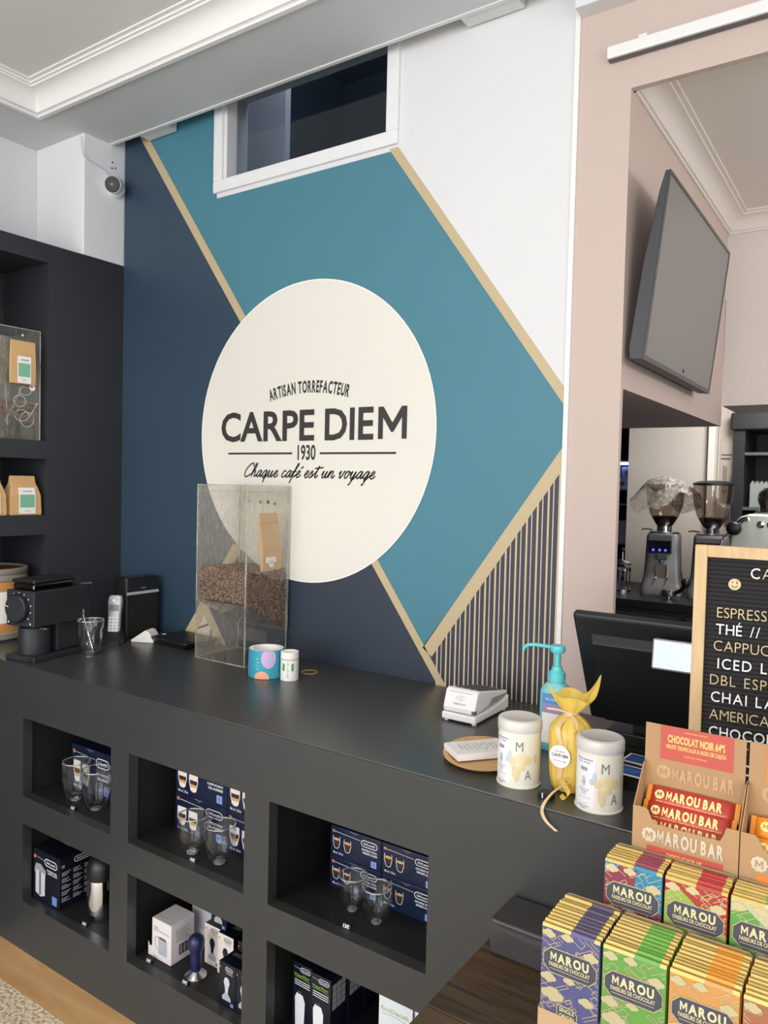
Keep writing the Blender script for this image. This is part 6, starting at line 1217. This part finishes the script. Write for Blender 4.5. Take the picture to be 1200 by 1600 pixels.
# ================================================================== BACK ROOM
bc = thing('back_counter', 'black back counter carrying the espresso grinders', 'counter', (0, 0, 0))
MB().box(-2.0, 3.62, 1.05, 1.5, 4.33, 1.09).build('worktop', M_blackplastic, bc, bevel=0.003)
MB().box(-2.0, 3.66, 0.0, 1.5, 4.30, 1.05).build('cabinet_body', M_shelf, bc)
for k in range(6): MB().box(-1.9+0.55*k, 3.642, 0.88, -1.38+0.55*k, 3.66, 1.03).build('drawer_front', mat('drawer_grey', (52, 50, 48), 0.5), bc, bevel=0.002)
M_gun = mat('grinder_grey', (120, 121, 122), 0.4, 0.35, var=0.05); M_gund = mat('grinder_dark', (64, 65, 68), 0.45, 0.3)
M_smoke = clear('smoked_hopper_plastic', (0.62, 0.56, 0.50), 0.10, 0.6, 2.5, 0.06)
def bar_grinder(label, loc, rz, lid):
    t = thing('espresso_grinder', label, 'coffee grinder', loc, rz, 'espresso grinders'); 
    def rg(w, d, y, z, r=0.03): return ring(rrect(w, d, r, 5, 0, y), z)
    MB().loft([rg(0.205, 0.25, 0, 0), rg(0.205, 0.25, 0, 0.03), rg(0.19, 0.235, 0.005, 0.05), rg(0.175, 0.20, 0.01, 0.10), rg(0.165, 0.18, 0.01, 0.22), rg(0.160, 0.18, 0.01, 0.285), rg(0.150, 0.17, 0.012, 0.30)]).build('body', M_gun, t, smooth=40)
    MB().prism([(-0.10, 0.205), (-0.112, 0.27), (-0.105, 0.296), (-0.07, 0.296), (-0.07, 0.20)], (-0.072, 0, 0), Y_, Z_, X_, 0.112).build('control_head', M_gund, t, bevel=0.004)
    MB().prism([(-0.1035, 0.212), (-0.1135, 0.268), (-0.1145, 0.268), (-0.1045, 0.212)], (-0.066, 0, 0), Y_, Z_, X_, 0.100).build('display', mat('display_black', (14, 15, 30), 0.15), t)
    lt_ = MB()
    for x in (-0.045, -0.015, 0.012): lt_.lathe([(0.0065, 0.0), (0.0065, -0.002)], (x, -0.1055, 0.222), n=12, axis='y')
    lt_.build('blue_light', mat('led_blue', (50, 60, 255), 0.3, emit=4.0), t)
    sp_ = MB(); sp_.box(-0.03, -0.115, 0.175, 0.02, -0.075, 0.205); sp_.build('chute', M_gund, t, bevel=0.004)
    MB().lathe([(0.010, 0.155), (0.012, 0.175)], (-0.005, -0.095, 0), n=16).build('spout', M_steel, t, smooth=40)
    MB().prism([(-0.028, 0.06), (0.02, 0.06), (0.028, 0.13), (0.022, 0.15), (-0.03, 0.15), (-0.036, 0.13)], (0, -0.098, 0), X_, Z_, Y_, 0.012).build('fork_plate', M_chrome, t, bevel=0.002)
    fk = MB(); fk.tube([(-0.028, -0.09, 0.085), (-0.03, -0.125, 0.082)], 0.004); fk.tube([(0.022, -0.09, 0.085), (0.024, -0.125, 0.082)], 0.004); fk.build('fork', M_chrome, t, smooth=True)
    MB().lathe([(0.021, 0.0), (0.021, 0.004), (0.018, 0.006)], (0.0855, -0.02, 0.085), n=20, axis='x').build('side_knob', M_blackplastic, t, smooth=40)
    MB().lathe([(0.068, 0.298), (0.070, 0.302), (0.070, 0.310), (0.05, 0.312)], n=32).build('collar', M_steel, t, smooth=40)
    MB().tube([(-0.055, -0.03, 0.318), (-0.088, -0.05, 0.322), (-0.105, -0.055, 0.318)], 0.004).build('adjuster_lever', M_blackplastic, t, smooth=True)
    MB().lathe([(0.036, 0.312), (0.036, 0.338)], n=28).build('hopper_neck', M_chrome, t, smooth=40)
    MB().lathe([(0.036, 0.338), (0.045, 0.350), (0.070, 0.395), (0.086, 0.445), (0.0905, 0.495), (0.0905, 0.548)], n=36, cap0=False, cap1=False).build('hopper', M_smoke, t, smooth=60)
    MB().lathe([(0.034, 0.338), (0.043, 0.351), (0.062, 0.384), (0.045, 0.389), (0.001, 0.386)], n=28).build('hopper_beans', M_beancore, t, smooth=60)
    if lid: MB().lathe([(0.093, 0.546), (0.094, 0.556), (0.070, 0.566), (0.02, 0.570), (0.001, 0.570)], n=36).build('hopper_lid', M_blackplastic, t, smooth=40)
    return t
bar_grinder('grey espresso grinder with a plastic bag over its hopper in the back room', (-0.985, 3.98, 1.0905), R(12), False)
bar_grinder('espresso grinder with a black hopper lid beside the espresso machine', (-0.762, 3.98, 1.0905), R(12), True)
# crumpled clear bag over the left hopper
pbg = MB(); rings = []; rp = random.Random(21)
for k in range(9):
    s = k/8; rgp = []
    for i in range(40):
        a = 2*PI*i/40; r = 0.002+0.16*s; z = 0.590-0.055*s-0.16*max(0, s-0.5)**1.1*(1+0.7*math.sin(2*a-0.6))+0.012*math.sin(7*a+k)*s+rp.uniform(-0.008, 0.008)*s
        rgp.append((r*math.cos(a)*(1+0.15*math.sin(2*a)), r*math.sin(a)*0.8, z))
    rings.append(rgp)
pbg.loft(rings, cap0=False, cap1=False); o = pbg.build('plastic_bag', clear('crumpled_film', (0.88, 0.87, 0.85), 0.08, 0.7, 1.8, 0.25, haze=0.85, hcol=(210, 204, 196), hscale=(14, 14, 14)), smooth=60); o.location = (-0.985, 3.98, 1.0905); tag(o, 'crumpled clear plastic bag draped over the left grinder hopper', 'plastic bag')
# portafilter with black knob in front of the grinder
pf = thing('portafilter', 'steel portafilter with a black ball handle on the back counter', 'portafilter', (-0.905, 3.78, 1.0905))
MB().lathe([(0.034, 0.012), (0.036, 0.016), (0.036, 0.040), (0.033, 0.042)], n=24).build('basket', M_chrome, pf, smooth=40); MB().tube([(0.03, -0.01, 0.03), (0.06, -0.03, 0.045), (0.085, -0.05, 0.075)], 0.010, 10).build('handle', M_blackplastic, pf, smooth=True)
MB().lathe([(0.012, 0.0), (0.012, 0.012)], n=14).build('spout', M_chrome, pf, smooth=40); MB().lathe([(0.010, -0.02), (0.018, -0.012), (0.021, 0.0), (0.018, 0.012), (0.010, 0.02)], (0.088, -0.052, 0.088), n=20).build('ball_knob', M_blackplastic, pf, smooth=60)
# french press
fpz = thing('french_press', 'small glass plunger coffee maker with a steel frame beside the grinder', 'coffee maker', (-1.16, 3.88, 1.0905))
MB().lathe([(0.040, 0.012), (0.040, 0.135), (0.042, 0.140)], n=28, cap1=False).build('beaker', M_glass, fpz, smooth=40)
fr_ = MB()
for k in range(4): a = R(45+90*k); fr_.tube([(0.043*math.cos(a), 0.043*math.sin(a), 0), (0.043*math.cos(a), 0.043*math.sin(a), 0.12)], 0.003)
fr_.lathe([(0.044, 0.0), (0.044, 0.012), (0.03, 0.012)], n=28); fr_.lathe([(0.0425, 0.105), (0.0445, 0.105), (0.0445, 0.118), (0.0425, 0.118)], n=28, cap0=False, cap1=False); fr_.build('steel_frame', M_chrome, fpz, smooth=40)
MB().lathe([(0.041, 0.138), (0.043, 0.146), (0.03, 0.156), (0.004, 0.160), (0.003, 0.205)], n=24).build('lid', M_chrome, fpz, smooth=40); MB().lathe([(0.003, 0.200), (0.011, 0.205), (0.012, 0.214), (0.004, 0.221)], n=16).build('plunger_knob', M_blackplastic, fpz, smooth=60)
MB().tube([(-0.04, -0.01, 0.11), (-0.075, -0.02, 0.105), (-0.075, -0.02, 0.04), (-0.04, -0.01, 0.03)], 0.005).build('handle', M_blackplastic, fpz, smooth=True)
# espresso machine
ex = thing('espresso_machine', 'cream and steel espresso machine at the right edge of the back counter', 'espresso machine', (-0.635, 3.72, 1.0905))
MB().prism([(0, 0), (0.9, 0), (0.9, 0.42), (0.075, 0.42), (0.035, 0.405), (0.010, 0.36), (0, 0.28)], (0, 0, 0), X_, Z_, Y_, 0.42).build('body', mat('machine_cream', (216, 220, 212), 0.25, 0.4), ex, bevel=0.012, seg=3)
MB().box(0.09, 0.05, 0.42, 0.88, 0.38, 0.432).build('cup_rail', M_chrome, ex, bevel=0.003)
MB().lathe([(0.024, 0.0), (0.030, -0.006), (0.032, -0.03), (0.026, -0.042), (0.012, -0.046)], (0.022, -0.012, 0.355), n=24, axis='y').build('steam_knob', M_blackplastic, ex, smooth=50)
MB().tube([(0.03, -0.01, 0.37), (0.055, -0.012, 0.395), (0.075, -0.012, 0.40)], 0.012, 10).build('knob_arm', M_chrome, ex, smooth=True)
MB().tube(smoothline([(0.0, -0.03, 0.33), (-0.025, -0.035, 0.30), (-0.032, -0.035, 0.22), (-0.032, -0.035, 0.12)], 5), 0.004).build('steam_wand', M_chrome, ex, smooth=True)
for k in range(2): MB().lathe([(0.016, 0.0), (0.016, -0.005), (0.012, -0.006)], (0.125+0.04*k, 0.0, 0.375), n=20, axis='y').build('gauge', M_chrome, ex, smooth=40)
jar = thing('glass_jar', 'dark round glass dome on top of the espresso machine', 'jar', (-0.49, 3.85, 1.5225)); MB().lathe([(0.045, 0), (0.045, 0.02), (0.056, 0.05), (0.052, 0.085), (0.03, 0.105), (0.001, 0.11)], n=28).build('dome', clear('dark_glass', (0.2, 0.18, 0.16), 0.12, 0.8, 2, 0.05), jar, smooth=60); MB().lathe([(0.046, 0.0), (0.047, 0.014)], n=28).build('band', M_chrome, jar, smooth=40)
# dark cabinet with a silver bag
cbn = thing('dark_cabinet', 'tall dark cabinet with open shelves at the back right', 'cabinet', (-0.735, 4.34, 0))
M_cab = mat('cabinet_black', (31, 33, 37), 0.5)
MB().box(0, 0, 1.09, 0.05, 0.4, 2.0).build('side_panel', M_cab, cbn); MB().box(1.5, 0, 1.09, 1.55, 0.4, 2.0).build('side_panel', M_cab, cbn); MB().box(0.05, 0.38, 1.09, 1.5, 0.4, 2.0).build('back_panel', M_cab, cbn)
MB().box(-0.02, -0.02, 1.93, 1.57, 0.4, 2.02).build('cornice', M_cab, cbn, bevel=0.008)
for z in (1.515, 1.80): MB().box(0.05, 0, z, 1.5, 0.38, z+0.015).build('shelf', mat('cabinet_shelf_grey', (86, 88, 92), 0.4), cbn)
sbg = thing('silver_bag', 'silver grey paper bag with a zigzag top on the cabinet shelf', 'bag', (-0.662, 4.40, 1.5305))
zig = [(0, 0), (0.085, 0), (0.085, 0.12)]+[(0.085-0.085*k/8, 0.12+(0.018 if k % 2 else 0)) for k in range(1, 8)]+[(0, 0.12)]
MB().prism(zig, (0, 0, 0), X_, Z_, Y_, 0.07).build('bag_body', mat('silver_paper', (150, 158, 156), 0.4, 0.2, bump=0.4, bscale=40), sbg)
# poster on the return wall
po = thing('poster', 'narrow grey poster with printed lines on the back return wall', 'poster', (-0.812, 4.396, 1.30)); MB().box(0, 0, 0, 0.06, 0.003, 0.59).build('sheet', mat('poster_grey', (168, 160, 150), 0.6), po)
pp = MB(); pp.flat([(0.004, 0.50), (0.056, 0.50), (0.056, 0.508), (0.004, 0.508)], (0, -0.0006, 0), X_, Z_, 0); pp.flat([(0.004, 0.478), (0.050, 0.478), (0.050, 0.488), (0.004, 0.488)], (0, -0.0006, 0), X_, Z_, 0); pp.flat([(0.012, 0.30), (0.036, 0.30), (0.036, 0.44), (0.014, 0.45)], (0, -0.0006, 0), X_, Z_, 1); pp.flat([(0.03, 0.12), (0.056, 0.12), (0.056, 0.40), (0.046, 0.34)], (0, -0.0008, 0), X_, Z_, 0)
pp.build('print', [mat('poster_dark', (84, 78, 74), 0.6), mat('poster_mid', (126, 118, 110), 0.6)], po, smooth=False)
# blue lit shelf glimpsed past the jamb
bs = thing('lit_shelf_rack', 'blue-lit shelf rack glimpsed past the pink jamb in the back room', 'shelf', (-1.85, 5.1, 0))
M_rack = mat('rack_dark', (40, 44, 60), 0.5)
MB().box(0, 0.38, 0.9, 0.6, 0.40, 1.95).build('back_panel', M_rack, bs)
for x in (0, 0.58): MB().box(x, 0, 0.9, x+0.02, 0.38, 1.95).build('side_panel', M_rack, bs)
for z in (1.24, 1.50, 1.60, 1.79): MB().box(0.02, 0, z, 0.58, 0.38, z+0.012).build('shelf', mat('rack_shelf', (190, 196, 210), 0.4), bs)
MB().box(0.02, 0.01, 1.772, 0.58, 0.02, 1.788).build('led_strip', mat('led_strip_blue', (120, 150, 255), 0.4, emit=18.0), bs)
rbx = random.Random(2)
for k, (x, z) in enumerate(((0.26, 1.6125), (0.335, 1.6125), (0.41, 1.6125), (0.295, 1.6855), (0.37, 1.6855), (0.28, 1.2525), (0.28, 1.3255))):
    t = thing('small_carton', ['small white carton on the blue-lit rack, bottom row left', 'small white carton on the blue-lit rack, bottom row middle', 'small white carton on the blue-lit rack, bottom row right', 'small white carton on the blue-lit rack, upper row left', 'small white carton on the blue-lit rack, upper row right', 'white carton on the low shelf of the blue-lit rack, lower one', 'white carton on the low shelf of the blue-lit rack, upper one'][k], 'box', (-1.85+x, 5.12, z), 0, 'cartons on the lit rack')
    MB().box(0, 0, 0, 0.072 if k < 5 else 0.10, 0.07, 0.072).build('carton_body', M_paper, t)
    if k < 5: MB().flat([(0.036+0.018*math.cos(2*PI*i/10), 0.034+0.016*math.sin(2*PI*i/10)) for i in range(10)], (0, -0.0008, 0), X_, Z_).build('print', M_cprint, t, smooth=False)

# ================================================================== sub-parts: pieces that belong to a part of their thing
NEST = {'coffee_grinder': {'dial_ridge': 'dial', 'dial_marks': 'dial', 'base_emblem': 'base_plate', 'hopper_lid': 'hopper'}, 'cordless_phone': {'keypad': 'handset', 'display': 'handset', 'nav_key': 'handset'},
        'loudspeaker': {'button': 'body', 'lettering': 'control_strip'}, 'coffee_tin': {'paper_label': 'kraft_sleeve'}, 'floral_tin': {'print': 'can'}, 'sanitizer_bottle': {'paper_label': 'bottle_body', 'nozzle': 'pump_head'},
        'payment_terminal': {'keypad': 'handset', 'paper_slot': 'handset', 'card_slot': 'handset', 'lettering': 'handset', 'side_recess': 'handset', 'rubber_feet': 'charging_base'}, 'till_monitor': {'screen': 'screen_shell', 'display_window': 'customer_display', 'vent_slots': 'stand'},
        'label_roll': {'label_print': 'outer_turns', 'small_print': 'outer_turns'}, 'security_camera': {'lens': 'lens_window'}, 'television': {'sensor': 'bezel'}, 'espresso_grinder': {'display': 'control_head', 'blue_light': 'control_head', 'hopper_beans': 'hopper', 'fork': 'fork_plate'},
        'french_press': {'plunger_knob': 'lid'}, 'espresso_machine': {'knob_arm': 'steam_knob'}, 'gift_bag': {'round_sticker': 'bag_body'}, 'kraft_bag': {'paper_label': 'bag_body', 'gusset_fold': 'bag_body', 'seal': 'clip'}, 'chocolate_bar': {'face_print': 'sleeve'}, 'snack_bar': {'print': 'wrapper'}}
for o in [x for x in COL.objects if x.parent is None]:
    rule = NEST.get(o.name.split('.')[0])
    if not rule: continue
    kids = {}
    for c in o.children: kids.setdefault(c.name.split('.')[0], c)
    for c in list(o.children):
        tgt = rule.get(c.name.split('.')[0])
        if tgt and tgt in kids: c.parent = kids[tgt]
